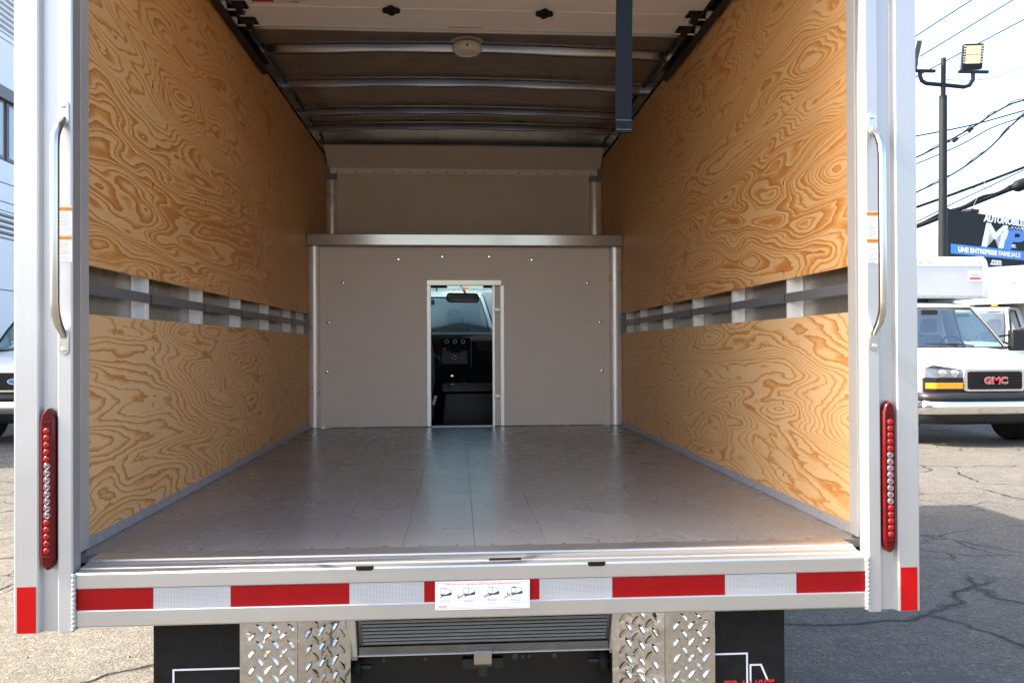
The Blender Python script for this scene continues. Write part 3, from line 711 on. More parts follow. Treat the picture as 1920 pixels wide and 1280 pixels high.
MB().loft([a, ring(7.74, 1.735, .905, .09), b], closed=False, caps=False).build('windscreen', GLASS_OWN, T, smooth=60)
bx('hood', WHITE, T, -1.0, 1.0, 8.12, 9.2, .55, 1.34, .10)
da = MB().prism([(7.50, .95), (7.46, 1.20), (7.475, 1.46), (7.53, 1.545), (7.66, 1.565), (8.04, 1.46), (8.10, 1.2), (8.10, .70), (7.70, .72)], 'x', -.95, .95).build('dashboard', DASH, T, .012, 40)
bx('centre_stack', DASH, da, -.235, .045, 7.440, 7.49, 1.225, 1.515, .008)
bx('radio_face', BLACK_SATIN, da, -.215, .020, 7.434, 7.442, 1.275, 1.40, .004)
bx('radio_display', DASH, da, -.135, -.04, 7.4325, 7.4345, 1.375, 1.395)
kn = MB().lathe([(.019, 0), (.019, .012), (.0175, .016), (.0152, .016), (.0152, .012), (.001, .012)], (0, 0, 0), (0, -1, 0), 20).mesh('dash_knob', DUSK, 40)
ki = MB().lathe([(.015, 0), (.0145, .004), (.001, .005)], (0, 0, 0), (0, -1, 0), 16).mesh('knob_cap', DASH, 40)
for x in (-.166, -.094, -.021):
    k = link('dash_knob', kn, da, loc=(x, 7.442, 1.478))
    link('knob_cap', ki, da, loc=(x, 7.4295, 1.478))
link('dash_knob', kn, da, loc=(-.099, 7.436, 1.335)); link('knob_cap', ki, da, loc=(-.099, 7.4235, 1.335))
m = MB()
for k in range(4): m.box(-.195+.018*k, -.187+.018*k, 7.4315, 7.4335, 1.333, 1.338); m.box(-.055+.018*k, -.047+.018*k, 7.4315, 7.4335, 1.333, 1.338)
m.build('radio_buttons', GREY_INK, da); bx('warning_light', RED_PAINT, da, -.20, -.172, 7.4315, 7.4335, 1.405, 1.42)
bx('power_socket', CHROME, da, -.13, -.11, 7.455, 7.462, 1.165, 1.178)
m = MB()
for k in range(4): m.box(.10, .32, 7.452, 7.460, 1.40+.022*k, 1.408+.022*k)
m.build('air_vent', BLACK_SATIN, da)
bx('glovebox_trim', GREY_INK, da, .05, .053, 7.452, 7.462, 1.25, 1.51)
ec = MB().prism([(-.215, .702), (-.185, 1.03), (-.165, 1.05), (.33, 1.05), (.36, .702)], 'y', 6.93, 7.49).build('engine_cover', BLACK_SATIN, T, .015, 40)
MB().prism(rrect(-.205, .36, 1.053, 1.112, .022), 'y', 6.905, 7.47).build('cover_lid', BLACK_SATIN, ec, .006, 40)
for s in (-1, 1):
    c = s*.545
    se = MB().loft([[(c+x*w_, y, z) for x, y in ((-1, y0), (-.9, y0-.03), (.9, y0-.03), (1, y0), (1, y0+.10), (.8, y0+.14), (-.8, y0+.14), (-1, y0+.10))] for y0, z, w_ in ((6.92, .98, .26), (6.86, 1.15, .285), (6.80, 1.35, .28), (6.75, 1.55, .25), (6.74, 1.60, .20))]).build('seat', SEAT, T, .02, 50)
    MB().loft([[(c+x*w_, y, z) for x, y in ((-1, 6.73), (-.8, 6.70), (.8, 6.70), (1, 6.73), (1, 6.79), (.8, 6.82), (-.8, 6.82), (-1, 6.79))] for z, w_ in ((1.63, .11), (1.66, .135), (1.80, .13), (1.84, .09))]).build('headrest', SEAT, se, .01, 50)
    bx('seat_cushion', SEAT, se, c-.27, c+.27, 6.90, 7.35, .80, .97, .04)
    bx('seat_base', BLACK, se, c-.22, c+.22, 6.92, 7.30, .70, .80)
    if s < 0: MB().prism([(-.285, .955), (-.262, 1.03), (-.238, 1.025), (-.262, .945)], 'y', 6.86, 6.88).build('belt_stalk', LAMP_DOME, se, .003)
rm = MB().loft([[(x*kx-.0225, y, 1.867+z*kx+(x*-.02)) for x, z in rrect(-.145, .145, -.043, .043, .03, 3)] for y, kx in ((7.36, .96), (7.365, 1.0), (7.40, .97), (7.42, .7))]).build('rear_view_mirror', BLACK, T, smooth=40)
MB().prism([(x-.0225, z+1.867+x*-.02) for x, z in rrect(-.132, .132, -.033, .033, .024, 3)], 'y', 7.356, 7.3595).build('mirror_glass', CHROME, rm)
MB().tube([(-.02, 7.41, 1.88), (-.0, 7.45, 1.92), (-.04, 7.53, 1.985)], .010, 8).build('mirror_stalk', BLACK, rm, smooth=40)
for s in (-1, 1): bx('sun_visor', SEAT, T, *sorted((s*.16, s*.80)), 7.36, 7.40, 1.955, 2.018, .008)

# ------------------------------------------------------------------ other box trucks (front at local y = 0, facing -y)
def box_truck(label, loc, rotz, scale, grille, box_top=2.90, box_w=1.13, scribble=False, box_y=1.90):
    V = thing('box_truck', label, 'truck', loc, rotz, scale, group='white box trucks parked around the lot')
    def sect(y, w, zb, zt):
        h = [(w*.80, zb), (w*.98, zb+.05), (w, zb+.2), (w, zt-.22), (w*.968, zt-.09), (w*.86, zt-.025), (w*.5, zt+.012), (0, zt+.02)]
        return [(x, y, z) for x, z in h]+[(-x, y, z) for x, z in reversed(h[:-1])]
    MB().loft([sect(.125, .90, .60, 1.075), sect(.15, .95, .55, 1.115), sect(.24, .985, .50, 1.165), sect(.50, 1.0, .48, 1.235), sect(.95, 1.0, .48, 1.335), sect(1.06, 1.0, .48, 1.345)]).build('front_body', WHITE, V, smooth=40)
    MB().loft([sect(1.062, 1.0, .48, 1.32), sect(2.58, 1.0, .48, 1.32)]).build('cab_body', WHITE, V, smooth=40)
    MB().loft([[(x*w_, y+.03*(1-x*x), z+c*(1-x*x)) for x in (-1, -.9, -.6, -.2, .2, .6, .9, 1)]+[(x*w_*.98, y+.03*(1-x*x), z-.03+c*(1-x*x)) for x in (1, .9, .6, .2, -.2, -.6, -.9, -1)] for y, z, w_, c in ((1.66, 1.955, .76, .02), (1.74, 2.01, .78, .03), (1.95, 2.05, .81, .03), (2.58, 2.06, .82, .03))]).build('cab_roof', WHITE, V, smooth=50)
    gr = lambda y, z, w_, c: [(x*w_, y-c*(1-x*x), z) for x in (-1, -.75, -.5, -.25, 0, .25, .5, .75, 1)]
    ws = MB().loft([gr(1.06, 1.335, .90, .10), gr(1.36, 1.66, .84, .08), gr(1.67, 1.965, .755, .03)], closed=False, caps=False).build('windscreen', GLASS, V, smooth=60)
    m = MB().tube([(x*.91, 1.055-.105*(1-x*x), 1.345) for x in (-1, -.6, -.2, .2, .6, 1)], .022, 6); m.build('cowl', BLACK, V, smooth=50)
    m = MB().tube([(x*.76, 1.665-.03*(1-x*x), 1.968) for x in (-1, -.6, -.2, .2, .6, 1)], .012, 6); m.build('windscreen_seal', BLACK, V, smooth=50)
    for s in (-1, 1):
        MB().loft([[(s*.905, 1.05, 1.33), (s*.99, 1.12, 1.33), (s*.985, 1.22, 1.33), (s*.915, 1.12, 1.33)], [(s*.755, 1.66, 1.99), (s*.81, 1.70, 1.99), (s*.81, 1.78, 1.99), (s*.76, 1.74, 1.99)]]).build('windscreen_pillar', WHITE, V, .01)
        MB().tube([(s*.90, 1.045, 1.34), (s*.84, 1.35, 1.66), (s*.757, 1.655, 1.965)], .013, 6).build('windscreen_seal', BLACK, V, smooth=50)
        MB().loft([[(s*.995, 1.24, 1.335), (s*.995, 2.25, 1.335)], [(s*.815, 1.80, 1.98), (s*.82, 2.25, 1.98)]], closed=False, caps=False).build('side_window', GLASS_DARK, V)
        MB().loft([[(s*1.0, 2.25, 1.32), (s*1.0, 2.58, 1.32), (s*.96, 2.58, 1.32), (s*.96, 2.25, 1.32)], [(s*.825, 2.25, 2.05), (s*.825, 2.58, 2.05), (s*.79, 2.58, 2.05), (s*.79, 2.25, 2.05)]]).build('cab_rear_pillar', WHITE, V)
        MB().tube([(s*.998, 1.20, 1.335), (s*.90, 1.55, 1.70), (s*.815, 1.80, 1.985), (s*.82, 2.25, 1.99), (s*1.0, 2.25, 1.335)], .016, 6).build('window_seal', BLACK, V, smooth=50)
        # lights
        hl = MB().loft([[(s*x, y, z) for x, y, z in ((.435, -.005, .945), (.80, .025, .945), (.925, .09, .945), (.905, .11, 1.085), (.80, .06, 1.115), (.435, .02, 1.055))], [(s*x, y, z) for x, y, z in ((.435, .08, .945), (.80, .10, .945), (.915, .14, .945), (.90, .15, 1.085), (.80, .13, 1.115), (.435, .09, 1.055))]]).build('headlight', HEADLAMP, V, .004)
        for xc in (.55, .72): MB().lathe([(.055, 0), (.045, .010), (.02, .014), (.001, .012)], (s*xc, .006+.02*(xc-.55), 1.005), (0, -1, 0), 14).build('lamp_reflector', REFLECTOR, hl, smooth=50)
        MB().prism([(s*.435, -.001), (s*.80, .028), (s*.93, .092), (s*.93, .15), (s*.435, .09)], 'z', .755, .942).build('lamp_trim', BLACK, V)
        MB().prism([(s*.445, -.016), (s*.80, .014), (s*.915, .075), (s*.915, .10), (s*.445, .02)], 'z', .795, .875).build('turn_signal', AMBER, V, .004)
        # mirrors
        mi = MB().prism(rrect(*sorted((s*1.12, s*1.33)), 1.30, 1.62, .03), 'y', 1.22, 1.34).build('side_mirror', BLACK, V, .02, 40)
        MB().prism(rrect(*sorted((s*1.14, s*1.31)), 1.32, 1.60, .02), 'y', 1.342, 1.346).build('mirror_glass', CHROME, mi)
        for z in (1.36, 1.54): MB().tube([(s*.97, 1.30, z-.02), (s*1.13, 1.29, z)], .016, 8).build('mirror_arm', BLACK, mi, smooth=40)
        wheel(V, s*.84, .88, .37)
        wheel(V, s*.86, 4.6, .37)
        MB().lathe([(.44, -.004), (.44, .004), (.001, .005)], (s*.998, .88, .40), (s, 0, 0), 28).build('wheel_arch', BLACK, V)
        m = MB().loft([[(s*(.27+.0*k), 1.02, 1.37), (s*.28, 1.02, 1.37), (s*.28, 1.03, 1.365)], [(s*.70, .975, 1.41), (s*.70, .985, 1.42), (s*.70, .985, 1.41)]]) if False else MB().tube([(s*.12+.2, .93, 1.375), (s*.12-.05, .945, 1.40), (s*.12-.28, .97, 1.405)], [.012, .014, .006], 6)
        m.build('wiper', BLACK, V, smooth=40)
        # seats
        c = s*.42
        se = MB().loft([[(c+x*w_, y, z) for x, y in ((-1, y0), (-.9, y0-.05), (.9, y0-.05), (1, y0), (1, y0+.10), (-1, y0+.10))] for y0, z, w_ in ((2.10, 1.0, .25), (2.16, 1.2, .27), (2.22, 1.45, .25), (2.25, 1.56, .18))]).build('seat', SEAT, V, .02, 50)
        MB().loft([[(c+x*w_, y, z) for x, y in ((-1, 2.22), (-.7, 2.19), (.7, 2.19), (1, 2.22), (1, 2.30), (-1, 2.30))] for z, w_ in ((1.60, .10), (1.64, .125), (1.78, .12), (1.82, .08))]).build('headrest', SEAT, se, .01, 50)
    # hood shut line, grille
    sur = MB().prism(rrect(-.435, .435, .75, 1.062, .05), 'y', -.02, .12).build('grille_surround', CHROME, V, .012, 40)
    MB().prism(rrect(-.385, .385, .785, 1.03, .035), 'y', -.024, -.0195).build('grille_recess', BLACK_SATIN, sur)
    if grille == 'bars':
        for k in range(6):
            z = .812+.038*k; MB().prism([(-.026, z), (-.040, z+.004), (-.040, z+.014), (-.026, z+.018)], 'x', -.37, .37).build('grille_bar', BLACK, sur)
        link('emblem', text_mesh('GMC', .125, CHROME, .004, .007, M=face_rear(0, -.0435, .865), align='CENTER', width=.335), sur)
        link('emblem_fill', text_mesh('GMC', .125, RED_PAINT, .004, .0005, M=face_rear(0, -.049, .865), align='CENTER', width=.315), sur)
    elif grille == 'mesh':
        m = MB()
        for i in range(-11, 12):
            for j in range(9):
                x = i*.033+(.0165 if j % 2 else 0); z = .80+j*.027
                if abs(x) < .365: m.box(x-.013, x+.013, -.030, -.0242, z-.008, z-.004); m.box(x-.016, x-.013, -.030, -.0242, z-.006, z+.014)
        m.build('grille_mesh', BLACK, sur)
        ov = [(.11*math.cos(R(15*k)), .908+.045*math.sin(R(15*k))) for k in range(24)]; ov2 = [(.095*math.cos(R(15*k)), .908+.036*math.sin(R(15*k))) for k in range(24)]
        MB().prism(ov, 'y', -.042, -.031).build('emblem', CHROME, sur); MB().prism(ov2, 'y', -.045, -.0425).build('emblem_fill', BLUE, sur)
    else:
        for k in range(4): MB().box(-.37, .37, -.036, -.0245, .80+.055*k, .83+.055*k).build('grille_bar', GREY_INK, sur)
    # bumper
    pl = [(-1.0, .34), (-.985, .12), (-.90, .0), (-.6, -.075), (0, -.10), (.6, -.075), (.90, .0), (.985, .12), (1.0, .34)]
    def bump_ring(z, off): return [(x*(1-off*.3), y+off, z) for x, y in pl]
    def shell(zs): return MB().loft([bump_ring(z, o)+[(x*.96, y+.05+o, z) for x, y in reversed(pl)] for z, o in zs])
    bm_ = shell(((.445, .03), (.47, .005), (.54, -.008), (.61, .0), (.632, .015))).build('bumper', CHROME, V, smooth=50)
    shell(((.634, .0), (.66, -.012), (.70, -.005), (.745, .035))).build('bumper_pad', BLACK, bm_, smooth=50)
    shell(((.31, .12), (.36, .06), (.443, .045))).build('valance', BLACK, bm_, smooth=50)
    bx('cab_bulkhead', GREY_CLAD, V, -.80, .80, 2.50, 2.56, .9, 2.04)
    MB().prism([(1.05, 1.15), (1.08, 1.325), (1.22, 1.345), (1.42, 1.30), (1.46, 1.10)], 'x', -.88, .88).build('dashboard', DASH, V, .01)
    MB().tube([(.42+.19*math.cos(R(20*k)), 1.60+.07*math.sin(R(20*k)), 1.36+.165*math.sin(R(20*k))) for k in range(19)], .014, 8).build('steering_wheel', DASH, V, smooth=50)
    MB().loft([[(x, y, 1.90+z) for x, z in rrect(-.13, .13, -.035, .035, .02, 2)] for y in (1.52, 1.56)]).build('rear_view_mirror', BLACK, V)
    MB().prism([(1.76, 2.07), (1.80, 2.12), (1.88, 2.085), (1.90, 2.075)], 'x', -.012+.15, .012+.15).build('roof_antenna', BLACK, V, .004)
    # cargo box with attic over the cab
    zt = box_top; by = box_y
    prof = [(by, 2.13), (by, zt-.16), (by+.03, zt-.08), (by+.10, zt-.02), (by+.20, zt), (by+4.4, zt), (by+4.4, .86), (2.66, .86), (2.66, 2.13)]
    cb = MB().prism(prof, 'x', -box_w, box_w).build('cargo_box', WHITE_BOX, V, .012)
    for s in (-1, 1):
        x0, x1 = sorted((s*(box_w-.07), s*(box_w+.018)))
        m = MB().prism([(by-.015, 2.125), (by-.015, zt-.16), (by+.02, zt-.07), (by+.095, zt-.005), (by+.2, zt+.012), (by+.2, zt-.02), (by+.09, zt-.08), (by+.09, 2.125)], 'x', x0, x1); m.build('corner_trim', ALU_SKIN, cb, .02, 40)
        x0, x1 = sorted((s*(box_w+.001), s*(box_w+.018))); MB().box(x0, x1, by+.21, by+4.4, zt-.10, zt+.012).build('side_top_rail', ALU_Y, cb, .006)
        MB().box(*sorted((s*(box_w-.06), s*(box_w+.018))), 2.64, 2.74, .86, 2.12).build('corner_trim', ALU_SKIN, cb, .01)
    x = box_w-.072
    MB().prism([(by-.006, zt-.165), (by+.022, zt-.075), (by+.097, zt-.012), (by+.2, zt+.006), (by+.2, zt-.01), (by+.10, zt-.03), (by+.035, zt-.085), (by+.006, zt-.165)], 'x', -x, x).build('roof_cap', ALU_SKIN, cb, smooth=50)
    o = bx('lower_rail', ALU_X, cb, -x, x, by-.008, by-.001, 2.13, 2.175, .001)
    rr = MB().lathe([(.007, 0), (.004, .003)], (0, 0, 0), (0, -1, 0), 8).mesh('rivet', FELT)
    for k in range(14): link('rivet', rr, o, loc=(-x+.05+k*(2*x-.1)/13, by-.008, 2.152))
    for k in (-1, 0, 1): MB().lathe([(.018, 0), (.016, .012), (.006, .018)], (k*.16, by+.02, zt-.10), (0, -1, .35), 12).build('marker_light', AMBER, cb, smooth=50)
    for k in (-1, 1): MB().lathe([(.016, 0), (.014, .012), (.006, .016)], (k*(box_w-.12), by+.02, zt-.10), (0, -1, .35), 12).build('marker_light', AMBER, cb, smooth=50)
    lb = bx('maker_label', PAPER, cb, box_w-.30, box_w-.10, by-.004, by-.001, zt-.40, zt-.235)
    bx('label_bar', RED_PAINT, lb, box_w-.29, box_w-.11, by-.006, by-.0045, zt-.375, zt-.345)
    link('label_lettering', text_mesh('TRANSIT', .045, RED_PAINT, .0005, .0005, M=face_rear(box_w-.2, by-.0052, zt-.32), align='CENTER', width=.16), lb)
    for k in (-.55, 0, .55): MB().prism([(k-.06, 2.085), (k+.06, 2.085), (k+.05, 2.125), (k-.05, 2.125)], 'y', 1.76, 1.82).build('cab_marker_light', AMBER, V, .008) if grille == 'plain' else None
    bx('box_frame', BLACK_SATIN, V, -.5, .5, 2.6, 6.1, .50, .84)
    if scribble:
        m = MB(); rnd = random.Random(3)
        for r_ in range(4):
            px = -.66
            while px < -.18:
                pts = []
                for q in range(4):
                    zz = 1.62-.075*r_+rnd.uniform(-.02, .02)+.01*q; xx = px+.02*q
                    yy = 1.06+(zz-1.335)*.95-.10*(1-(xx/.87)**2)-.022
                    pts.append((xx, yy, zz))
                m.tube(pts, .006, 5); px += rnd.uniform(.06, .10)
        m.build('windscreen_writing', WHITE_PRINT, ws)
    return V

box_truck('white box truck with chrome bumper and red letter grille, right of the open truck', (7.42, 11.12, 0), 0, 1.03, 'bars', box_top=2.80, box_w=1.10, box_y=1.78)
box_truck('white box truck turned sideways behind the red letter grille truck', (10.7, 17.9, 0), R(-48), 1.13, 'plain', box_top=2.92, box_w=1.13)
box_truck('white box truck with dark mesh grille and oval badge beside the grey building', (-6.62, 12.75, 0), 0, 1.05, 'mesh', box_top=3.0, box_w=1.02, scribble=True, box_y=2.1)
box_truck('white box truck with amber roof markers seen through the cab windscreen', (-.58, 11.35, 0), 0, 1.13, 'plain', box_top=2.95, box_y=2.75)

# ------------------------------------------------------------------ grey building on the left
B = thing('building', 'grey panelled building with louvred bands and strip windows left of the truck', 'building', (-12, 26, 0), world_parts=True)
bx('building_wall', GREY_CLAD, B, -24, -12.14, 10, 44, 0, 13.4)
def panel_row(z0, z1, y0, y1, step, mat=GREY_CLAD, name='wall_panel'):
    y = y0
    while y < y1-.1:
        bx(name, mat, B, -12.13, -12.0+random.uniform(-.004, .004), y+.012, min(y+step, y1)-.012, z0+.012, z1-.012, .01); y += step
panel_row(.15, 3.0, 10, 44, 3.4); panel_row(3.0, 4.35, 10, 44, 3.4)
panel_row(5.08, 5.32, 10, 44, 5.6); panel_row(5.32, 5.82, 10, 44, 5.6); panel_row(5.82, 6.42, 10, 44, 5.6)
panel_row(8.36, 9.62, 10, 44, 5.6); panel_row(9.62, 9.78, 10, 44, 5.6)
for zz0, zz1 in ((4.38, 5.06), (9.80, 12.9)):
    z = zz0
    while z < zz1:
        MB().prism([(-12.13, z), (-12.01, z+.02), (-12.01, z+.075), (-12.13, z+.11)], 'y', 10, 44).build('louvre_fin', GREY_CLAD, B); z += .155
    bx('louvre_back', DARK_CLAD, B, -12.139, -12.131, 10.01, 43.99, zz0, zz1)
bx('window_lintel', DARK_CLAD, B, -12.13, -11.93, 10, 44, 8.02, 8.345)
for k in range(8):
    y = 10.2+k*4.2
    fr = bx('window', DARK_CLAD, B, -12.12, -12.03, y, y+4.05, 6.45, 8.0)
    for j in range(3): bx('pane', PANE, fr, -12.029, -12.02, y+.08+j*1.32, y+1.33+j*1.32, 6.53, 7.92)
bx('parapet', DARK_CLAD, B, -12.2, -11.95, 9.95, 44.05, 13.0, 13.45)

# ------------------------------------------------------------------ sign, light pole, utility pole and cables on the right
SA = math.atan2(.462, .887)
S = thing('roadside_sign', 'black lit box sign with AUTOMOBILES lettering behind the parked trucks', 'sign', (13.44, 22.0, 0), SA)
bx('sign_cabinet', SIGN_BLACK, S, 0, 5.6, 0, .14, 3.62, 5.205, .015)
bx('sign_frame', SIGN_BLACK, S, -.03, .08, -.02, .16, 3.60, 5.225, .01)
bx('blue_band', BLUE, S, .14, 5.5, -.012, -.002, 3.975, 4.245)
def sgn(x, z): return face_rear(x, -.012, z)
link('sign_lettering', text_mesh('AUTOMOBILES', .27, WHITE_PRINT, .006, .014, shear=.18, M=sgn(1.80, 5.0), width=2.32), S)
link('sign_lettering', text_mesh('UNE ENTREPRISE FAMILIALE', .19, WHITE_PRINT, .006, .009, M=Matrix.Translation((0, -.012, 0)) @ sgn(.46, 4.045), width=3.25), S)
link('sign_lettering', text_mesh('.com', .30, WHITE_PRINT, .006, .01, M=sgn(2.10, 3.76)), S)
link('sign_lettering', text_mesh('INC.', .13, WHITE_PRINT, .006, .005, M=Matrix.Translation((0, -.014, 0)) @ sgn(3.22, 4.32)), S)
link('logo_letter', text_mesh('M', .93, WHITE_PRINT, .006, .03, shear=.22, M=sgn(1.60, 4.29), width=1.42), S)
link('logo_letter', text_mesh('P', .86, BLUE, .006, .035, shear=.22, M=Matrix.Translation((0, -.012, 0)) @ sgn(2.74, 4.27), width=1.30), S)
fl_ = MB().prism([(2.86, 4.66), (2.98, 4.80), (3.18, 4.93), (3.9, 4.96), (3.9, 4.86), (3.2, 4.80), (3.02, 4.68), (2.90, 4.50)], 'y', -.028, -.023).build('logo_flag', WHITE_PRINT, S)
m = MB()
for i in range(9):
    for j in range(2):
        if (i+j) % 2 == 0:
            x = 3.06+.085*i; z = 4.80+.055*j+.05*min(1, i/4); m.box(x, x+.085, -.031, -.0285, z, z+.055)
m.build('flag_checks', SIGN_BLACK, S)
for x in (.0, 4.6): bx('sign_post', POLE_BLACK, S, x+.08, x+.30, .10, .32, 0, 3.6)
bx('sign_spotlight', POLE_BLACK, S, 1.30, 1.70, .05, .35, 5.23, 5.34, .03)

L = thing('light_pole', 'black pole with two floodlights on a U-shaped arm beside the sign', 'street light', (13.25, 21.75, 0), world_parts=True)
MB().tube([(13.10, 21.75, 0), (13.15, 21.75, 4), (13.20, 21.75, 8.25)], [.125, .115, .10], 12).build('pole', POLE_BLACK, L, smooth=50)
MB().tube([(13.20, 21.75, 8.25), (13.22, 21.75, 9.28)], .065, 10).build('pole_top', POLE_BLACK, L, smooth=50)
arm = MB().tube([(12.55, 21.75, 8.95), (12.55, 21.75, 8.78), (12.60, 21.75, 8.65), (12.72, 21.75, 8.58), (13.30, 21.75, 8.54), (13.80, 21.75, 8.50), (13.95, 21.75, 8.55), (14.05, 21.75, 8.70), (14.06, 21.75, 8.95)], .055, 10).build('arm', POLE_BLACK, L, smooth=50)
for c, ang in ((14.02, -8), (12.46, 60)):
    Mf = Matrix.Translation((c, 21.72, 9.32)) @ Matrix.Rotation(R(ang), 4, 'Z') @ Matrix.Rotation(R(12), 4, 'X')
    fl_o = MB().prism(rrect(-.27, .27, -.34, .34, .05), 'y', -.05, .07).xf(Mf).build('floodlight', POLE_BLACK, L, .01)
    for z in (.17, -.07): MB().box(-.20, .20, -.058, -.051, z-.11, z+.12).xf(Mf).build('floodlight_glass', FLOOD, fl_o)
    m = MB()
    for k in range(7):
        for x in (-.235, .235): m.box(x-.016, x+.016, -.056, -.051, -.16+.07*k, -.125+.07*k)
    m.xf(Mf).build('cooling_gaps', LAMP_DOME, fl_o)
for c in (14.06, 12.55): bx('mounting_bar', POLE_BLACK, L, c-.42, c+.42, 21.70, 21.78, 8.88, 8.955, .005)

U = thing('utility_pole', 'wooden utility pole carrying the overhead cables at far right', 'utility pole', (27.6, 34.5, 0), world_parts=True)
MB().tube([(27.6, 34.5, 0), (27.6, 34.5, 19.6)], [.20, .14], 12).build('pole', WOOD_POLE, U, smooth=50)
bx('crossarm', WOOD_POLE, U, 26.4, 28.6, 34.30, 34.42, 17.6, 17.75); bx('crossarm', WOOD_POLE, U, 26.4, 28.6, 34.30, 34.42, 16.2, 16.35)
WIRES = [
 ([(16.72, 34.0, 12.87), (19.48, 34.0, 14.63), (22.0, 34.0, 16.24), (26.27, 34.0, 18.88)], .026, CABLE, 'thin grey overhead cable, topmost of the three rising beside the floodlight'),
 ([(16.96, 34.5, 12.19), (19.88, 34.5, 13.9), (24.19, 34.5, 16.5), (26.65, 34.5, 17.92)], .026, CABLE, 'thin grey overhead cable, second from the top beside the floodlight'),
 ([(17.2, 35.0, 11.74), (20.11, 35.0, 13.26), (25.03, 35.0, 15.85), (27.02, 35.0, 16.78)], .026, CABLE, 'thin grey overhead cable passing just behind the floodlight'),
 ([(13.36, 21.85, 8.72), (15.95, 24.0, 9.49), (19.28, 27.0, 10.94), (23.13, 30.0, 12.54)], .012, CABLE_PALE, 'pale cable tied to the light pole top'),
 ([(14.73, 30.0, 8.86), (17.19, 30.0, 9.31), (19.3, 30.0, 9.74), (21.41, 30.0, 10.32), (23.6, 30.5, 10.95)], .028, CABLE, 'nearly level black cable crossing below the floodlight arm'),
 ([(14.96, 30.5, 7.58), (17.47, 30.5, 8.63), (18.98, 30.5, 9.4), (19.94, 30.5, 9.95), (20.59, 30.5, 10.37), (21.6, 30.5, 10.83), (23.5, 30.5, 11.11)], .035, CABLE, 'wavy black cable with dark splice clips'),
 ([(15.21, 31.0, 7.58), (17.76, 31.0, 8.5), (19.51, 31.0, 9.24), (20.81, 31.0, 9.93), (22.13, 31.0, 10.4), (23.89, 31.0, 11.12)], .026, CABLE, 'black cable running just under the wavy one'),
 ([(15.44, 31.5, 6.46), (18.03, 31.5, 7.49), (19.59, 31.5, 8.26), (20.92, 31.5, 9.17), (21.93, 31.5, 10.14), (22.48, 31.5, 10.61), (24.28, 31.5, 12.03)], .035, CABLE, 'steep sagging black cable ending high at right'),
 ([(15.69, 32.0, 6.12), (18.34, 32.0, 6.99), (20.57, 32.0, 7.78), (22.82, 32.0, 8.62), (24.64, 32.0, 9.31)], .062, CABLE, 'thick straight black cable above the sign'),
 ([(15.93, 32.5, 5.46), (18.62, 32.5, 6.29), (20.43, 32.5, 7.0), (21.8, 32.5, 7.53), (23.17, 32.5, 8.05), (25.02, 32.5, 8.75)], .10, CABLE, 'thickest black cable bundle with a fat splice, touching the sign top'),
 ([(15.44, 24.0, 5.54), (17.62, 26.0, 7.64), (20.7, 29.0, 10.57), (25.47, 33.0, 15.9)], .010, CABLE_PALE, 'pale thin stay wire rising steeply from the sign top'),
 ([(19.64, 40.0, 8.76), (22.94, 40.0, 9.08), (28.54, 40.0, 9.58), (30.8, 40.0, 9.79)], .014, CABLE_PALE, 'faint level wire far behind the thick cables'),
 ([(17.66, 36.0, 7.26), (20.64, 36.0, 8.0), (23.15, 36.0, 8.74), (25.68, 36.0, 9.73), (27.73, 36.0, 10.49)], .014, CABLE_PALE, 'faint slanting wire just above the thick straight cable'),
 ([(16.17, 33.0, 5.34), (18.91, 33.0, 6.56), (20.75, 33.0, 7.46), (21.91, 33.0, 7.98), (25.41, 33.0, 9.62)], .026, CABLE, 'thin black cable crossing between the two thick cables'),
]
def smooth_path(pts, n=7):
    out = []; P = [Vector(p) for p in pts]
    for i in range(len(P)-1):
        p0, p1, p2, p3 = P[max(i-1, 0)], P[i], P[i+1], P[min(i+2, len(P)-1)]
        for k in range(n):
            t = k/n; out.append(.5*((2*p1)+(p2-p0)*t+(2*p0-5*p1+4*p2-p3)*t*t+(3*p1-p0-3*p2+p3)*t**3))
    return out+[P[-1]]
for i, (pts, r_, mt, lab) in enumerate(WIRES):
    d = Vector(pts[0])-Vector(pts[1]); pts = [tuple(Vector(pts[0])+d*1.2)]+pts if i not in (3, 10) else pts
    path = smooth_path(pts)
    m = MB().tube(path, r_, 6)
    if i in (5, 7, 9):      # a second strand lashed to it
        m.tube([p+Vector((0, 0, .05*math.sin(k*.8)+r_)) for k, p in enumerate(path)], r_*.55, 6)
    if i == 9: m.tube([(22.6, 32.4, 7.84), (22.8, 32.4, 7.92), (23.9, 32.4, 8.34), (24.1, 32.4, 8.41)], [.09, .24, .24, .1], 12)
    if i == 5:
        m.tube([(18.9, 30.45, 9.24), (19.05, 30.45, 9.36)], .07, 8); m.tube([(19.5, 30.45, 9.66), (19.66, 30.45, 9.76)], .07, 8); m.tube([(18.4, 30.5, 9.10), (18.98, 30.45, 9.30), (19.6, 30.45, 9.62)], .02, 6)
    tag(m.build('overhead_cable', mt, None, smooth=60), lab, 'cable', 'overhead cables')

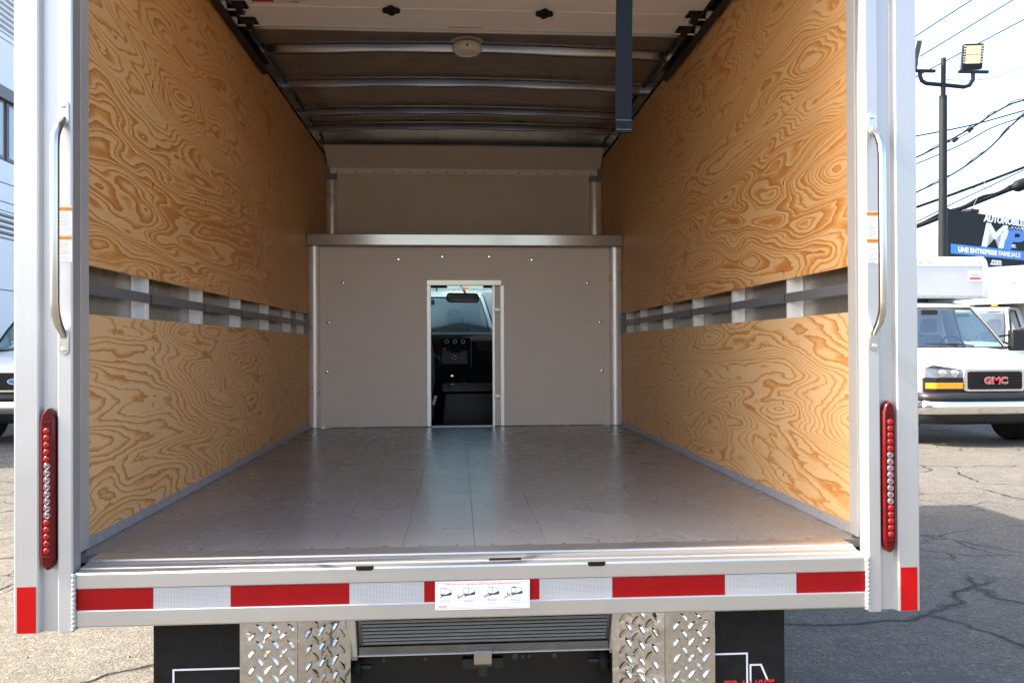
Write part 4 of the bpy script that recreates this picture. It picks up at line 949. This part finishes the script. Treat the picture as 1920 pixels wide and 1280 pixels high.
# bare tree far behind
BT = thing('bare_tree', 'leafless tree far behind the parked trucks', 'tree', (33, 62, 0))
rt_ = random.Random(11)
tk = MB(); br = MB()
def branch(p, d, ln, r_, lev):
    q = p; pts = [p]; dd = d.copy()
    for k in range(4):
        dd = (dd+Vector((rt_.uniform(-.16, .16), rt_.uniform(-.16, .16), rt_.uniform(-.02, .12)))).normalized(); q = q+dd*ln/4; pts.append(q)
    (tk if lev == 0 else br).tube(pts, [r_*(1-.14*k) for k in range(5)], 7 if lev == 0 else 5 if lev < 3 else 3)
    if lev >= 5: return
    for k in range(3 if lev < 4 else 2):
        a = rt_.uniform(0, 6.28); nd = (dd*rt_.uniform(.7, 1.1)+Vector((math.cos(a), math.sin(a), rt_.uniform(0, .5)))*.75).normalized()
        branch(pts[rt_.randint(2, 4)], nd, ln*rt_.uniform(.60, .80), r_*.5, lev+1)
branch(Vector((0, 0, 0)), Vector((0, 0, 1)), 4.2, .30, 0)
tk.build('trunk', BARK, BT, smooth=60); br.build('crown', BARK, BT)

# loose grit on the asphalt
pb = MB(); rp_ = random.Random(5)
for k in range(2600):
    if k % 2: x, y = rp_.uniform(1.5, 9), rp_.uniform(2.8, 12)
    else: x, y = rp_.uniform(-9, -1.2), rp_.uniform(2.8, 13)
    q = rp_.choice((.003, .004, .005, .006, .009)); a = rp_.uniform(0, 6.28); ca, sa = math.cos(a), math.sin(a)
    pts = [(-1, -.6, 0), (1, -.7, 0), (.9, .7, 0), (-.8, .8, 0), (-.5, -.3, .9), (.6, -.3, .8), (.4, .4, 1.0), (-.4, .4, .7)]
    pb.add([(x+(p*ca-w_*sa)*q, y+(p*sa+w_*ca)*q, z*q) for p, w_, z in pts], [(0, 1, 5, 4), (1, 2, 6, 5), (2, 3, 7, 6), (3, 0, 4, 7), (4, 5, 6, 7)])
GRIT = simple('grit', (.15, .135, .115), .9, var=.35, nscale=25)
tag(pb.build('grit', GRIT), 'loose grit scattered over the worn asphalt', 'grit', kind='stuff')
